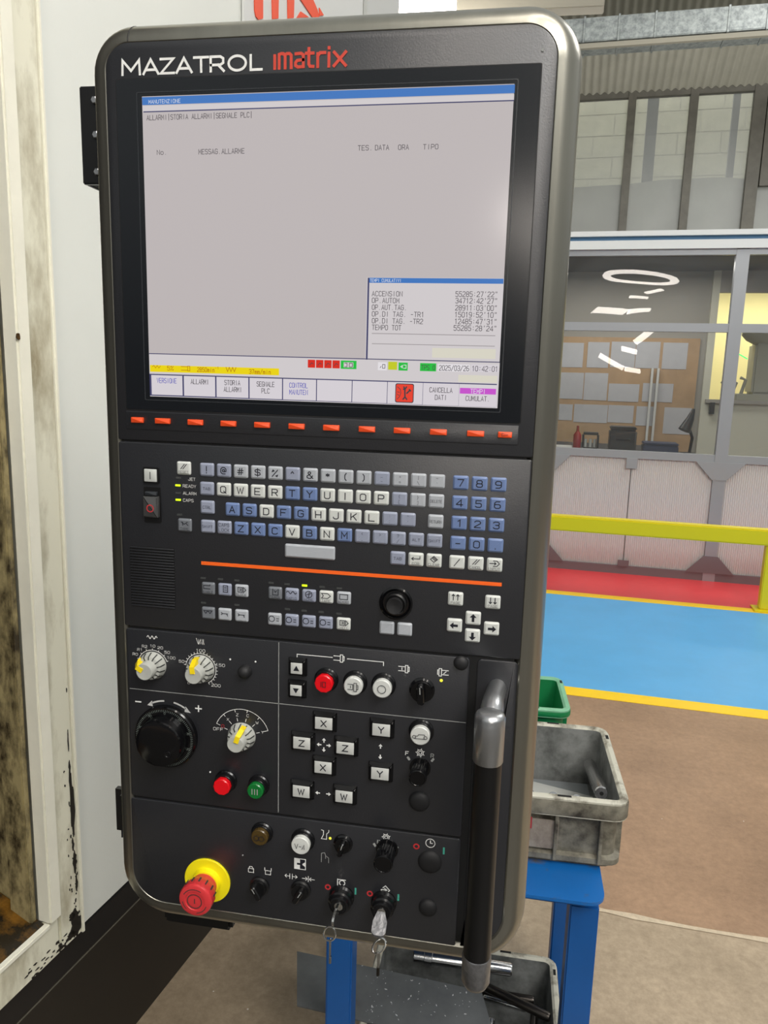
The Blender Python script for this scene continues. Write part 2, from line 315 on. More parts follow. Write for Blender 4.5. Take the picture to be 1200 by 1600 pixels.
FONT = {'A': [[(0, 0), (2, 6), (4, 0)], [(.8, 2), (3.2, 2)]], 'B': [[(0, 0), (3, 0), (4, .8), (4, 2.4), (3, 3.1), (0, 3.1)], [(3, 3.1), (3.8, 3.8), (3.8, 5.2), (3, 6), (0, 6), (0, 0)]], 'C': [[(4, 1), (3, 0), (1, 0), (0, 1), (0, 5), (1, 6), (3, 6), (4, 5)]],
 'D': [[(0, 0), (2.8, 0), (4, 1.2), (4, 4.8), (2.8, 6), (0, 6), (0, 0)]], 'E': [[(4, 0), (0, 0), (0, 6), (4, 6)], [(0, 3), (3.4, 3)]], 'F': [[(0, 0), (0, 6), (4, 6)], [(0, 3), (3.2, 3)]], 'G': [[(4, 5), (3, 6), (1, 6), (0, 5), (0, 1), (1, 0), (3, 0), (4, 1), (4, 3), (2.2, 3)]],
 'H': [[(0, 0), (0, 6)], [(4, 0), (4, 6)], [(0, 3), (4, 3)]], 'I': [[(2, 0), (2, 6)]], 'J': [[(3.6, 6), (3.6, 1), (2.6, 0), (1, 0), (0, 1), (0, 1.6)]], 'K': [[(0, 0), (0, 6)], [(4, 6), (.6, 2.6)], [(1.6, 3.6), (4, 0)]], 'L': [[(0, 6), (0, 0), (4, 0)]],
 'M': [[(0, 0), (0, 6), (2, 2), (4, 6), (4, 0)]], 'N': [[(0, 0), (0, 6), (4, 0), (4, 6)]], 'O': [O_], 'P': [[(0, 0), (0, 6), (3, 6), (4, 5.2), (4, 3.4), (3, 2.6), (0, 2.6)]], 'Q': [O_, [(2.4, 1.6), (4.2, -.4)]], 'R': [[(0, 0), (0, 6), (3, 6), (4, 5.2), (4, 3.6), (3, 2.8), (0, 2.8)], [(2.4, 2.8), (4, 0)]],
 'S': [[(0, .8), (1, 0), (3, 0), (4, .9), (4, 2.3), (3, 3), (1, 3.1), (0, 3.9), (0, 5.2), (1, 6), (3, 6), (4, 5.2)]], 'T': [[(2, 0), (2, 6)], [(0, 6), (4, 6)]], 'U': [[(0, 6), (0, 1), (1, 0), (3, 0), (4, 1), (4, 6)]], 'V': [[(0, 6), (2, 0), (4, 6)]],
 'W': [[(-.4, 6), (.8, 0), (2, 5), (3.2, 0), (4.4, 6)]], 'X': [[(0, 0), (4, 6)], [(0, 6), (4, 0)]], 'Y': [[(0, 6), (2, 3), (4, 6)], [(2, 3), (2, 0)]], 'Z': [[(0, 6), (4, 6), (0, 0), (4, 0)]],
 '0': [O_], '1': [[(.8, 4.8), (2.2, 6), (2.2, 0)]], '2': [[(0, 5), (1, 6), (3, 6), (4, 5), (4, 3.8), (0, .6), (0, 0), (4, 0)]], '3': [[(0, 5.2), (1, 6), (3, 6), (4, 5.2), (4, 3.8), (3, 3.1), (1.6, 3.1)], [(3, 3.1), (4, 2.4), (4, .9), (3, 0), (1, 0), (0, .9)]],
 '4': [[(3.2, 0), (3.2, 6), (0, 1.8), (0, 1.5), (4.3, 1.5)]], '5': [[(3.8, 6), (.3, 6), (.2, 3.4), (3, 3.6), (4, 2.8), (4, .9), (3, 0), (1, 0), (0, .8)]], '6': [[(3.6, 6), (1.2, 6), (0, 4.6), (0, 1), (1, 0), (3, 0), (4, 1), (4, 2.6), (3, 3.5), (0, 3.4)]], '7': [[(0, 6), (4, 6), (1.6, 0)]],
 '8': [[(1, 3.1), (0, 2.4), (0, .9), (1, 0), (3, 0), (4, .9), (4, 2.4), (3, 3.1), (1, 3.1)], [(1, 3.1), (.2, 3.9), (.2, 5.2), (1, 6), (3, 6), (3.8, 5.2), (3.8, 3.9), (3, 3.1)]], '9': [[(.4, 0), (2.8, 0), (4, 1.4), (4, 5), (3, 6), (1, 6), (0, 5), (0, 3.5), (1, 2.6), (4, 2.7)]],
 '.': [[(1.8, 0), (1.8, .3)]], ',': [[(2, .4), (1.6, -1)]], ':': [[(2, 1.2), (2, 1.7)], [(2, 4.2), (2, 4.7)]], ';': [[(2, 1.2), (1.6, 0)], [(2, 4.2), (2, 4.7)]], "'": [[(2.2, 6.2), (1.9, 4.8)]], '"': [[(1.2, 6.2), (1, 4.8)], [(3, 6.2), (2.8, 4.8)]],
 '/': [[(0, -.4), (4, 6.4)]], '\\': [[(0, 6.4), (4, -.4)]], '|': [[(2, -1), (2, 7)]], '-': [[(.6, 2.8), (3.4, 2.8)]], '_': [[(0, 0), (4, 0)]], '+': [[(.4, 3), (3.6, 3)], [(2, 1.4), (2, 4.6)]], '=': [[(.4, 2), (3.6, 2)], [(.4, 4), (3.6, 4)]], '%': [[(0, 0), (4, 6)], [(0, 4.4), (.6, 6), (1.4, 5.2), (0, 4.4)], [(2.8, .6), (3.6, 0), (4, 1.4), (2.8, .6)]],
 '!': [[(2, 2), (2, 6.2)], [(2, 0), (2, .5)]], '@': [[(2.8, 2), (1.6, 2), (1.2, 3), (1.6, 4), (2.8, 4), (2.8, 2), (4, 2.4), (4, 4.6), (2.8, 6), (1.2, 6), (0, 4.4), (0, 1.6), (1.2, 0), (3.4, 0)]], '#': [[(1, 0), (1.6, 6)], [(2.6, 0), (3.2, 6)], [(0, 2), (4, 2)], [(.2, 4), (4.2, 4)]],
 '$': [[(0, 1.2), (1, .4), (3, .4), (4, 1.2), (3.6, 2.8), (.4, 3.4), (0, 4.8), (1, 5.6), (3, 5.6), (4, 4.8)], [(2, -.6), (2, 6.6)]], '^': [[(.8, 4), (2, 5.8), (3.2, 4)]], '&': [[(4.2, 0), (.8, 4.4), (.8, 5.4), (1.6, 6), (2.6, 5.6), (2.6, 4.4), (0, 2), (0, .8), (1, 0), (2.6, 0), (4, 2.4)]], '*': [[(2, 2.4), (2, 5.6)], [(.6, 3.2), (3.4, 4.8)], [(.6, 4.8), (3.4, 3.2)]],
 '(': [[(2.6, 7), (1.4, 5), (1.4, 1), (2.6, -1)]], ')': [[(1.4, 7), (2.6, 5), (2.6, 1), (1.4, -1)]], '[': [[(3, 6.6), (1.4, 6.6), (1.4, -.6), (3, -.6)]], ']': [[(1, 6.6), (2.6, 6.6), (2.6, -.6), (1, -.6)]], '{': [[(3, 6.6), (2, 6), (2, 3.6), (1.2, 3), (2, 2.4), (2, 0), (3, -.6)]], '}': [[(1, 6.6), (2, 6), (2, 3.6), (2.8, 3), (2, 2.4), (2, 0), (1, -.6)]],
 '~': [[(.2, 3), (1.2, 4), (2.8, 2.8), (3.8, 3.8)]], '`': [[(1.4, 6), (2.4, 5)]], '?': [[(.2, 4.8), (1, 6), (3, 6), (3.8, 5), (3.4, 3.6), (2, 2.8), (2, 1.8)], [(2, 0), (2, .5)]], '<': [[(3.4, 5), (.8, 3), (3.4, 1)]], '>': [[(.6, 5), (3.2, 3), (.6, 1)]], ' ': [],
 'm': [[(0, 0), (0, 4)], [(0, 3.6), (1.6, 4), (2, 3.4), (2, 0)], [(2, 3.6), (3.6, 4), (4, 3.4), (4, 0)]], 'i': [[(2, 0), (2, 4)], [(2, 5), (2, 5.5)]], 'n': [[(.4, 0), (.4, 4)], [(.4, 3.2), (1.4, 4), (3, 4), (3.6, 3.2), (3.6, 0)]], 'o': [[(1, 0), (3, 0), (4, 1), (4, 3), (3, 4), (1, 4), (0, 3), (0, 1), (1, 0)]]}
TC = {}
def textme(s, h, width=None, bold=0., asp=1.25, wt=None):
    """lettering from strokes: cap height h mm, optional overall width mm"""
    key = (s, round(h, 3), None if width is None else round(width, 2), bold, asp, wt)
    if key in TC: return TC[key]
    mono = len(s) > 3; bm = bmesh.new(); lines = []; x = 0
    for c in s:
        gl = FONT.get(c, FONT['-']); nar = (not mono and c in "I.,:;!'|1")
        for ln in gl: lines.append([(x+px, pz) for px, pz in ln])
        x += 5.6
    xs = [p[0] for l in lines for p in l] or [0, 1]; x0, x1 = min(xs), max(xs); k = h/6; kx = k*asp*.86
    sw = wt if wt else h*(.115+bold*3)
    if width and x1-x0 > 1: kx = (width-sw)/(x1-x0)
    for i, ln in enumerate(lines): ribbon(bm, [((px-(x0+x1)/2)*kx, (pz-3)*k) for px, pz in ln], sw, -2.2e-5*(i % 9))
    me = bpy.data.meshes.new('lettering'); bm.to_mesh(me); bm.free(); TC[key] = me; return me

# ------------------------------------------------------------------ object helpers
WO = {}
def link(o): COL.objects.link(o); return o
def root(name, loc, label=None, cat=None, group=None, kind=None, rz=0.):
    o = bpy.data.objects.new(name, None); o.empty_display_size = .05; o.location = loc; o.rotation_euler = (0, 0, rz); link(o); WO[o.name] = Vector((0, 0, 0))
    if label: o['label'] = label
    if cat: o['category'] = cat
    if group: o['group'] = group
    if kind: o['kind'] = kind
    return o
def ob(name, me, m, parent=None, loc=(0, 0, 0), rot=None, label=None, cat=None, group=None, kind=None):
    """loc is in the thing's own frame, also for sub-parts"""
    if m is not None and not me.materials: me.materials.append(M[m])
    o = bpy.data.objects.new(name, me); link(o); loc = Vector(loc)
    if parent: o.parent = parent; o.location = loc-WO[parent.name]
    else: o.location = loc
    WO[o.name] = loc if parent else Vector((0, 0, 0))
    if m is not None and me.materials[0] != M[m]:
        o.material_slots[0].link = 'OBJECT'; o.material_slots[0].material = M[m]
    if rot: o.rotation_euler = rot
    if label: o['label'] = label
    if cat: o['category'] = cat
    if group: o['group'] = group
    if kind: o['kind'] = kind
    return o

# ================================================================== SETTING
WANG = math.radians(-4.25); WP = Vector((.442, 5.344, 0))
def UW(px, py, v=0.): return PLN(px, py, WP, WANG, v)
WU = Vector((math.cos(WANG), math.sin(WANG), 0)); WV = Vector((-math.sin(WANG), math.cos(WANG), 0))
floor = ob('floor', boxme('floor', -6, 8, -4, 10, -.1, 0), 'floor', kind='structure')
def stripe(y0, y1, m, lab, z=.0015):
    bm = bmesh.new(); L_ = [WP+WU*-2.4+WV*(y0), WP+WU*5+WV*(y0), WP+WU*5+WV*(y1), WP+WU*-2.4+WV*(y1)]
    loft(bm, [[(p.x, p.y, .0001) for p in L_], [(p.x, p.y, z) for p in L_]])
    return ob('painted_strip', fin(bm, 'painted_strip'), m, floor, label=lab)
def vv(px, py): return (FL(px, py)-WP).dot(WV)
stripe(vv(1020, 937), 0., 'paint_red', 'red painted strip')
ya, yb = vv(1020, 937), vv(1020, 941.5)-.02
stripe(yb, ya, 'paint_yellow', 'narrow yellow painted line', .002)
yc, yd = vv(1040, 1091.5), vv(1040, 1104.5)
stripe(yc, yb, 'paint_blue', 'blue painted walkway')
stripe(yd, yc, 'paint_yellow', 'yellow painted line', .002)

vl_ = (Vector((.66, 1.335, 0))-WP).dot(WV)
stripe((Vector((0, .15, 0))-WP).dot(WV), vl_, 'concrete', 'lighter bare concrete', .001); stripe(-9, (Vector((0, .15, 0))-WP).dot(WV), 'dimfloor', 'dark unseen floor added to dim reflections in the pendant', .001)  # last strip: dark floor out of view, added to dim the pendant's reflections
bm = bmesh.new(); n_ = 60; tp, bt = [], []
for i in range(n_+1):
    u = -1.2+4.4*i/n_; wd = .006+.007*random.random()
    for l_, sg in ((tp, 1), (bt, -1)): p = WP+WU*u+WV*(vl_+sg*wd+.004*math.sin(u*9)); l_.append(bm.verts.new((p.x, p.y, .0024)))
for i in range(n_): bm.faces.new((bt[i], bt[i+1], tp[i+1], tp[i]))
ob('painted_strip', fin(bm, 'painted_strip'), 'lineworn', floor, label='worn whitish line')
# glazed office partition
wall = root('wall_back', tuple(WP), kind='structure', rz=WANG)
def wb(name, u0, u1, v0, v1, z0, z1, m, par=wall, label=None): return ob(name, boxme(name, u0, u1, v0, v1, z0, z1), m, par, label=label)
posts = [-1.235, -.015, 1.222, 2.45]
for i, c in enumerate(posts):
    wb('post', c-.043, c+.043, -.03, .03, 0, 2.39, 'alu')
for z0, z1, nm in ((0, .065, 'bottom_rail'), (.895, .95, 'sill_rail'), (1.825, 1.885, 'middle_rail'), (2.355, 2.395, 'top_rail')):
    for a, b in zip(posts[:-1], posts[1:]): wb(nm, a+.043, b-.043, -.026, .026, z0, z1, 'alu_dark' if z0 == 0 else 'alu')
wb('capping_rail', -1.3, 2.6, -.05, .04, 2.395, 2.455, 'rail_white')
wb('blue_edge_strip', -1.3, 2.6, -.02, .03, 2.455, 2.485, 'bluestrip', label='blue strip between the white rails')
wb('upper_rail', -1.3, 2.6, -.05, .04, 2.485, 2.52, 'rail_white')
def gusset(c, z, s):
    bm = bmesh.new(); w_ = .17
    pts = [(c-w_, z), (c+w_, z), (c+.05, z+s*.13), (c-.05, z+s*.13)]
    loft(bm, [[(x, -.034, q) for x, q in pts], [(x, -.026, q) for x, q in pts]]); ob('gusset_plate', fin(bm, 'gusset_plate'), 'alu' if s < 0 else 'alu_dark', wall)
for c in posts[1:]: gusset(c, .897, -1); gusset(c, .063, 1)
for a, b in zip(posts[:-1], posts[1:]):
    mid = (a+b)/2
    for x0, x1 in ((a+.043, mid-.003), (mid+.003, b-.043)):
        bm = bmesh.new(); n = 38; prev = None
        pr = []
        for k in range(n):
            w_ = (x1-x0)/n; xx = x0+k*w_; pr += [(xx, 0), (xx+w_*.55, 0), (xx+w_*.7, -.004), (xx+w_*.9, -.004)]
        pr.append((x1, 0)); f = [bm.verts.new((x, y, .062)) for x, y in pr]; g = [bm.verts.new((x, y, .897)) for x, y in pr]
        for k in range(len(pr)-1): bm.faces.new((f[k], f[k+1], g[k+1], g[k]))
        bmesh.ops.translate(bm, verts=bm.verts, vec=(0, -.004, 0))
        ob('cladding_panel', fin(bm, 'cladding_panel', 10), 'panel_white', wall)
    wb('joint_cover', mid-.04, mid+.04, -.034, -.026, .82, .897, 'alu'); wb('joint_cover', mid-.04, mid+.04, -.034, -.026, .063, .11, 'alu_dark')
    for z0, z1 in ((.95, 1.825), (1.885, 2.355)):
        # slightly bowed panes
        bm = bmesh.new(); nx, nz = 24, 14; grid = []
        for i in range(nx+1):
            row = []
            for j in range(nz+1):
                s, t = i/nx, j/nz; bow = .010*math.sin(PI*s)*math.sin(PI*t)+.0012*math.sin(7*s+2)*math.sin(5*t)
                row.append(bm.verts.new((a+.043+(b-a-.086)*s, -bow, z0+(z1-z0)*t)))
            grid.append(row)
        for i in range(nx):
            for j in range(nz): bm.faces.new((grid[i][j], grid[i+1][j], grid[i+1][j+1], grid[i][j+1]))
        me = fin(bm, 'glass_pane', 180); ob('glass_pane', me, 'glass', wall)
# office interior
OV = 1.3
off = root('wall_office', tuple(WP), kind='structure', rz=WANG)
ud = UW(1098, 600, OV)[0]
wb('backing_wall', -1.8, ud, OV+.03, OV+.1, 0, 2.6, 'officewall', off)
zb0 = .85
ub1 = UW(1088, 600, OV)[0]; ztop = UW(960, 527, OV)[1]
wb('notice_board_panel', -1.5, ub1, OV+.005, OV+.03, zb0, ztop, 'cork', off, label='tan notice board')
wb('office_ceiling', -1.8, 4.2, .04, 2.8, 2.42, 2.45, 'officedark', off)
wb('office_side_wall', -1.9, -1.8, .05, OV+.1, 0, 2.42, 'officewall', off)
# greenish door and the yellow room beyond
zl = UW(1110, 624, OV)[1]
wb('door_leaf', ud, ud+.06, OV-.02, OV+.08, 0, 2.42, 'doorgreen', off)
wb('low_wall', ud+.06, 4.2, OV-.02, OV+.05, 0, zl, 'doorgreen', off)
zy = UW(1120, 457, OV)[1]
wb('lintel', ud+.06, 4.2, OV-.02, OV+.05, zy, 2.42, 'officewall', off)
wb('ledge', ud+.03, 4.2, OV-.06, OV+.05, zl-.03, zl, 'officewall', off)
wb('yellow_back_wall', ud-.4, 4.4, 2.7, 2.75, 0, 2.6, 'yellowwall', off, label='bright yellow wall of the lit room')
u_, z_ = UW(1112, 634, OV-.03); wb('door_handle', u_-.02, u_+.02, OV-.07, OV-.02, z_-.07, z_+.03, 'black', off)
# building wall behind, with steel windows
FV = 3.0
bw = root('wall_far', tuple(WP), kind='structure', rz=WANG)
wz0 = UW(1000, 374, FV)[1]; wz1 = UW(1030, 141, FV)[1]
def UF(px, py): return UW(px, py, FV)
wb('lower_masonry', -4, 6, FV-.05, FV+.1, 0, wz0-.03, 'column', bw)
uM = [UF(905, 250)[0]-.9, UF(980, 257)[0], UF(1075, 257)[0], UF(1176, 257)[0], UF(1176, 257)[0]+1.0]
hw = .04
for i in range(4):
    a, b = uM[i], uM[i+1]
    wn = root('window_%d' % (i+1), tuple(WP), kind='structure', rz=WANG)
    wb('mullion', b-hw-(.02 if i == 2 else 0), b+hw+(.02 if i == 2 else 0), FV-.06, FV+.03, wz0, wz1, 'winframe', wn)
    wb('head_rail', a+hw, b-hw, FV-.05, FV+.02, wz1-.07, wz1, 'winframe', wn)
    wb('bottom_rail', a+hw, b-hw-.02, FV-.05, FV+.02, wz0, wz0+.03, 'winframe', wn)
    wb('window_pane', a+hw, b-hw, FV-.005, FV+.005, wz0+.03, wz1-.07, 'dustglass', wn)
    if i == 3:
        zc = UF(1190, 288)[1]
        wb('sash_rail', a+.07, b-hw, FV-.075, FV-.01, zc-.03, zc+.06, 'winframe', wn); wb('sash_stile', a+.07, a+.15, FV-.075, FV-.01, zc+.06, wz1-.03, 'winframe', wn)
# concrete blocks behind the glass
blk = root('wall_block', tuple(WP), kind='structure', rz=WANG)
zsh = UW(1000, 285, FV+.25)[1]; bz = zsh-.15; k = 0
boxb = boxme('concrete_block', 0, .494, 0, .1, 0, .245, .003)
wb('mortar_bed', -2.0, 4.6, FV+1.503, FV+1.62, bz-1, wz1+.6, 'mortar', blk)
row = 0
while bz+row*.25 < wz1+.45:
    for c in range(14):
        ob('concrete_block', boxb, 'block', blk, (-1.6+c*.5+(.25 if row % 2 else 0), FV+1.5, bz+row*.25))
    row += 1
for px, wd in ((1005, .12), (1137, .07)):
    uu = UW(px, 250, FV+.8)[0]; wb('steel_column', uu, uu+wd, FV+.78, FV+.85, wz0-.2, wz1+.2, 'column', blk)
bm = bmesh.new(); nx = 60; grid = []
for i in range(nx+1):
    rw = []
    for j in range(14):
        s = i/nx; t = j/13; rw.append(bm.verts.new((-1.5+6*s, FV+.25+.02*math.sin(s*60+t*6)*t+.015*math.sin(s*23-t*9), wz0-.1+(zsh-wz0+.1)*t+(.03*math.sin(s*17) if j == 13 else 0))))
    grid.append(rw)
for i in range(nx):
    for j in range(13): bm.faces.new((grid[i][j], grid[i+1][j], grid[i+1][j+1], grid[i][j+1]))
sh = ob('plastic_sheet', fin(bm, 'plastic_sheet', 180), 'sheet', None, tuple(WP), (0, 0, WANG), 'creased grey plastic sheet hung behind the lower part of the steel windows', 'sheet')
# corrugated roof, falling towards the window wall
ceil = root('ceiling', tuple(WP), kind='structure', rz=WANG)
slope = math.radians(24); Lr = 3.4; bm = bmesh.new(); prof = []; pitch = .078; n = int(8.5/pitch)
for k in range(n*6+1):
    x = -3.2+k*pitch/6; prof.append((x, .012*math.cos(2*PI*k/6)))
a_ = [bm.verts.new((x, FV-.06, wz1-.02+h)) for x, h in prof]; b_ = [bm.verts.new((x, FV-.06-Lr*math.cos(slope), wz1-.02+h+Lr*math.sin(slope))) for x, h in prof]
for k in range(len(prof)-1): bm.faces.new((a_[k], a_[k+1], b_[k+1], b_[k]))
ob('corrugated_sheet', fin(bm, 'corrugated_sheet', 60), 'corr', ceil, kind='stuff')
wb('roof_beam', -4, 6, FV-.05, FV+.05, wz1, wz1+.1, 'winframe', ceil)
# galvanised duct hanging under it
DV = 1.6
ua, za = UW(900, 60, DV); ub, zb = UW(1200, 37, DV)
dh = (UW(1000, 30, DV)[1]-UW(1000, 67, DV)[1])/2
dr = root('air_duct', tuple(WP), 'long galvanised square air duct hanging under the corrugated roof', 'duct', rz=WANG)
zd = (za+zb)/2; u0 = ua-.8; secs = [u0+.0]; x = u0
for s in (.55, .32, .29, .3, .58, .3, .55, .5, .3, .32, .6, .5, .5): x += s; secs.append(x)
for a, b in zip(secs[:-1], secs[1:]):
    ob('duct_section', boxme('duct_section', a+.004, b-.004, DV-.16, DV+.16, zd-dh, zd+dh, .006), 'duct', dr)
    ob('duct_seam', boxme('duct_seam', b-.008, b+.008, DV-.168, DV+.168, zd-dh-.008, zd+dh+.008), 'duct', dr)
ob('hanger_rail', boxme('hanger_rail', u0, secs[-1], DV-.15, DV-.11, zd-dh-.05, zd-dh-.012), 'beam', dr, label='thin dull support rail under the duct')

# tube lamps and an added oval loop, mirrored in the office glass
Cm = CAM-2*WV*((CAM-WP).dot(WV))
def mirr(px, py, t):
    v = ray(px, py); t0 = ((WP-CAM).dot(WV))/v.dot(WV); X = CAM+v*t0; r = v-2*WV*v.dot(WV); return X+r*(t-t0)
# ================================================================== OFFICE THINGS
def zoompx(x, y): return 840+x/3.3333, 380+y/3.3333
papers = [(120, 515, 235, 650), (262, 512, 368, 652), (385, 510, 505, 650), (515, 510, 632, 655), (655, 515, 775, 660), (118, 670, 235, 815), (245, 672, 360, 822), (370, 728, 526, 830), (548, 726, 702, 832),
          (112, 835, 180, 925), (190, 835, 362, 940), (368, 840, 497, 940), (515, 846, 600, 955), (660, 852, 792, 1000)]
plab = ['top row, first sheet from the left', 'top row, second sheet from the left', 'top row, third sheet from the left', 'top row, fourth sheet from the left', 'top row, fifth and rightmost sheet', 'middle row, first sheet from the left', 'middle row, second sheet from the left', 'middle row, wide third sheet', 'middle row, wide rightmost sheet',
        'bottom row, small first sheet from the left', 'bottom row, widest second sheet', 'bottom row, third sheet from the left', 'bottom row, fourth sheet from the left', 'bottom row, largest rightmost sheet hanging lowest']
for (x0, y0, x1, y1), lb in zip(papers, plab):
    a = UW(*zoompx(x0, y0), OV); b = UW(*zoompx(x1, y1), OV)
    c = WP+WU*((a[0]+b[0])/2)+WV*(OV+.003); hw_, hh = abs(b[0]-a[0])/2-.004, abs(a[1]-b[1])/2-.004
    o = ob('notice_sheet', boxme('notice_sheet', -hw_, hw_, -.0015, .0015, -hh, hh), 'paper', None, (c.x, c.y, (a[1]+b[1])/2), (0, 0, WANG), 'white paper on the office notice board, '+lb, 'paper', 'papers on the office notice board')
desk = root('desk', tuple(WP+WU*.2+WV*.62), 'dark long desk against the office glass under the notice board', 'desk', rz=WANG)
zdsk = .90
ob('desktop', boxme('desktop', -1.2, .82, -.5, .6, zdsk-.04, zdsk, .005), 'officedark', desk)
for x in (-1.15, .77):
    for y in (-.45, .55): ob('leg', boxme('leg', x-.025, x+.025, y-.025, y+.025, 0, zdsk-.04), 'officedark', desk)
DSK = .5
def dbox(name, x0, x1, ytop, m, label, cat, dep=.2, bev=.01, parts=()):
    a = UW(*zoompx(x0, ytop), DSK); b = UW(*zoompx(x1, ytop), DSK); c = WP+WU*((a[0]+b[0])/2)+WV*DSK; hw_ = abs(b[0]-a[0])/2; h = max(a[1]-zdsk, .03)
    r_ = root(name, (c.x, c.y, zdsk), label, cat, rz=WANG)
    return r_, hw_, h
r_, hw_, h = dbox('tool_case', 378, 522, 955, 'black', 'black hard case with a handle on the office desk behind the glass', 'case')
ob('shell', boxme('shell', -hw_, hw_, 0, .2, 0, h*.86, .012), 'black', r_); ob('lid', boxme('lid', -hw_*.98, hw_*.98, .005, .195, h*.88, h, .008), 'black', r_)
ob('handle', tubeme('handle', [(-.05, -.004, h*.5), (-.05, -.03, h*.5), (.05, -.03, h*.5), (.05, -.004, h*.5)], .006, 8), 'black', r_)
r_, hw_, h = dbox('pen_holder', 240, 318, 985, 'black', 'small black open stand with white parts on the office desk left of the case', 'stand')
ob('top_bar', boxme('top_bar', -hw_, hw_, 0, .1, h-.02, h, .003), 'black', r_)
ob('base', boxme('base', -hw_, hw_, 0, .1, 0, .015, .003), 'black', r_)
for s in (-1, 1): ob('upright', boxme('upright', s*hw_-.008, s*hw_+.008, 0, .1, .015, h-.02), 'black', r_)
for x in (-.04, 0, .035): ob('tool', tubeme('tool', [(x, .05, .016), (x, .05, h*.6)], .012, 8), 'whitething', r_)
r_, hw_, h = dbox('squeeze_bottle', 200, 222, 950, 'redthing', 'red bottle standing on the office desk at the left behind the glass', 'bottle')
ob('body', (lambda bm: (loft(bm, [zr(circ(r, 16), z) for r, z in ((.03, 0), (.032, .01), (.032, h*.6), (.014, h*.75))]), fin(bm, 'body'))[1])(bmesh.new()), 'redthing', r_)
ob('spout', (lambda bm: (loft(bm, [zr(circ(r, 12), z) for r, z in ((.012, h*.75), (.009, h))]), fin(bm, 'spout'))[1])(bmesh.new()), 'redthing', r_)
r_, hw_, h = dbox('storage_box', 552, 738, 1038, 'navy', 'low dark blue box on the office desk right of the black case', 'box')
ob('body', boxme('body', -hw_, hw_, 0, .2, 0, h*.75, .008), 'navy', r_); ob('lid', boxme('lid', -hw_*1.02, hw_*1.02, -.006, .206, h*.76, h, .008), 'navy', r_)
r_, hw_, h = dbox('document_tray', 72, 185, 1040, 'whitething', 'white shallow tray at the left end of the office desk', 'tray')
ob('base', boxme('base', -hw_, hw_, 0, .2, 0, .012, .003), 'whitething', r_)
for s in (-1, 1): ob('side', boxme('side', s*hw_-.004, s*hw_+.004, 0, .2, .012, h, .001), 'whitething', r_)
r_, hw_, h = dbox('desk_lamp', 795, 835, 850, 'black', 'dark jointed desk lamp by the office door, right end of the desk', 'lamp')
ob('base', (lambda bm: (loft(bm, [zr(circ(r, 16), z) for r, z in ((.05, 0), (.05, .015), (.02, .02))]), fin(bm, 'base'))[1])(bmesh.new()), 'black', r_)
ob('arm', tubeme('arm', [(0, 0, .02), (.01, .0, h*.35), (-.03, 0, h*.62), (.0, 0, h*.9)], .012, 8), 'black', r_)
ob('lamp_head', tubeme('lamp_head', [(0, 0, h*.95), (-.02, -.01, h*.75), (-.06, -.03, h*.5)], [.012, .03, .05], 12), 'black', r_)
a = UW(*zoompx(592, 650), OV-.05); b = UW(*zoompx(618, 960), OV-.05); c = WP+WU*((a[0]+b[0])/2)+WV*(OV-.03)
cdk = root('pole_pair', (c.x, c.y, 0), 'white double conduit running up the notice board in the office', 'pole', rz=WANG)
for s in (-.03, .02): ob('pole', boxme('pole', s-.01, s+.01, -.01, .025, zdsk-.1, a[1], .003), 'whitething', cdk)  # two white vertical bars standing before the notice board
# equipment in the yellow room
a = UW(1188, 530, 1.9); c = WP+WU*a[0]+WV*1.9
eq = root('measuring_machine', (c.x, c.y, 0), 'pale grey measuring machine with an overhanging head, before the yellow wall', 'machine', rz=WANG)
ob('cabinet', boxme('cabinet', -.2, .5, -.2, .3, 0, zl+.05, .01), 'eqgrey', eq); ob('column', boxme('column', -.05, .3, -.1, .2, zl+.05, a[1]-.04, .02), 'eqgrey', eq)
ob('head', tubeme('head', [(-.16, 0, a[1]+.06), (-.1, 0, a[1]+.05), (.1, 0, a[1]-.02), (.3, 0, a[1]-.04)], [.03, .07, .1, .1], 16), 'eqgrey', eq)
for i, x in enumerate((-.28, -.2, -.12)): ob('fixture', tubeme('fixture', [(x, -.02, zl+.05), (x+.03, -.02, zl+.12+.03*i), (x-.02, -.02, zl+.16+.02*i)], .016, 8), 'eqgrey', eq)
p0 = UW(1147, 549, 1.55); p1 = UW(1168, 561, 1.55); c = WP+WU*p0[0]+WV*1.55
ob('light_strip', tubeme('light_strip', [(0, 0, 0), (p1[0]-p0[0], 0, p1[1]-p0[1])], .005, 8), 'laser', None, (c.x, c.y, p0[1]), (0, 0, WANG), 'thin glowing green light strip in the yellow room', 'light')

# ================================================================== YELLOW BARRIER
vB = vv(1190, 953)
u1, _z = UW(1189, 900, vB); zt = UW(1020, 814.5, vB)[1]; zbm = UW(1020, 838, vB)[1]
bar = root('safety_barrier', tuple(WP+WU*u1+WV*vB), 'low yellow steel safety barrier standing on the edge of the blue walkway', 'barrier', rz=WANG)
ob('top_rail', boxme('top_rail', -3.4, 1.4, -.045, .045, zbm, zt, .008), 'rail_yellow', bar)
for x in (-2.9, .05): ob('post', boxme('post', x-.045, x+.045, -.035, .035, .012, zbm, .006), 'rail_yellow', bar); ob('foot_plate', boxme('foot_plate', x-.08, x+.08, -.07, .07, .002, .012, .003), 'rail_yellow', bar)

# ================================================================== MACHINE ON THE LEFT
AZ = math.radians(9); MN = Vector((math.cos(AZ), -math.sin(AZ), 0)); MD = Vector((math.sin(AZ), math.cos(AZ), 0))
MP = Vector((-.6097, .7451, 0))+MN*.1
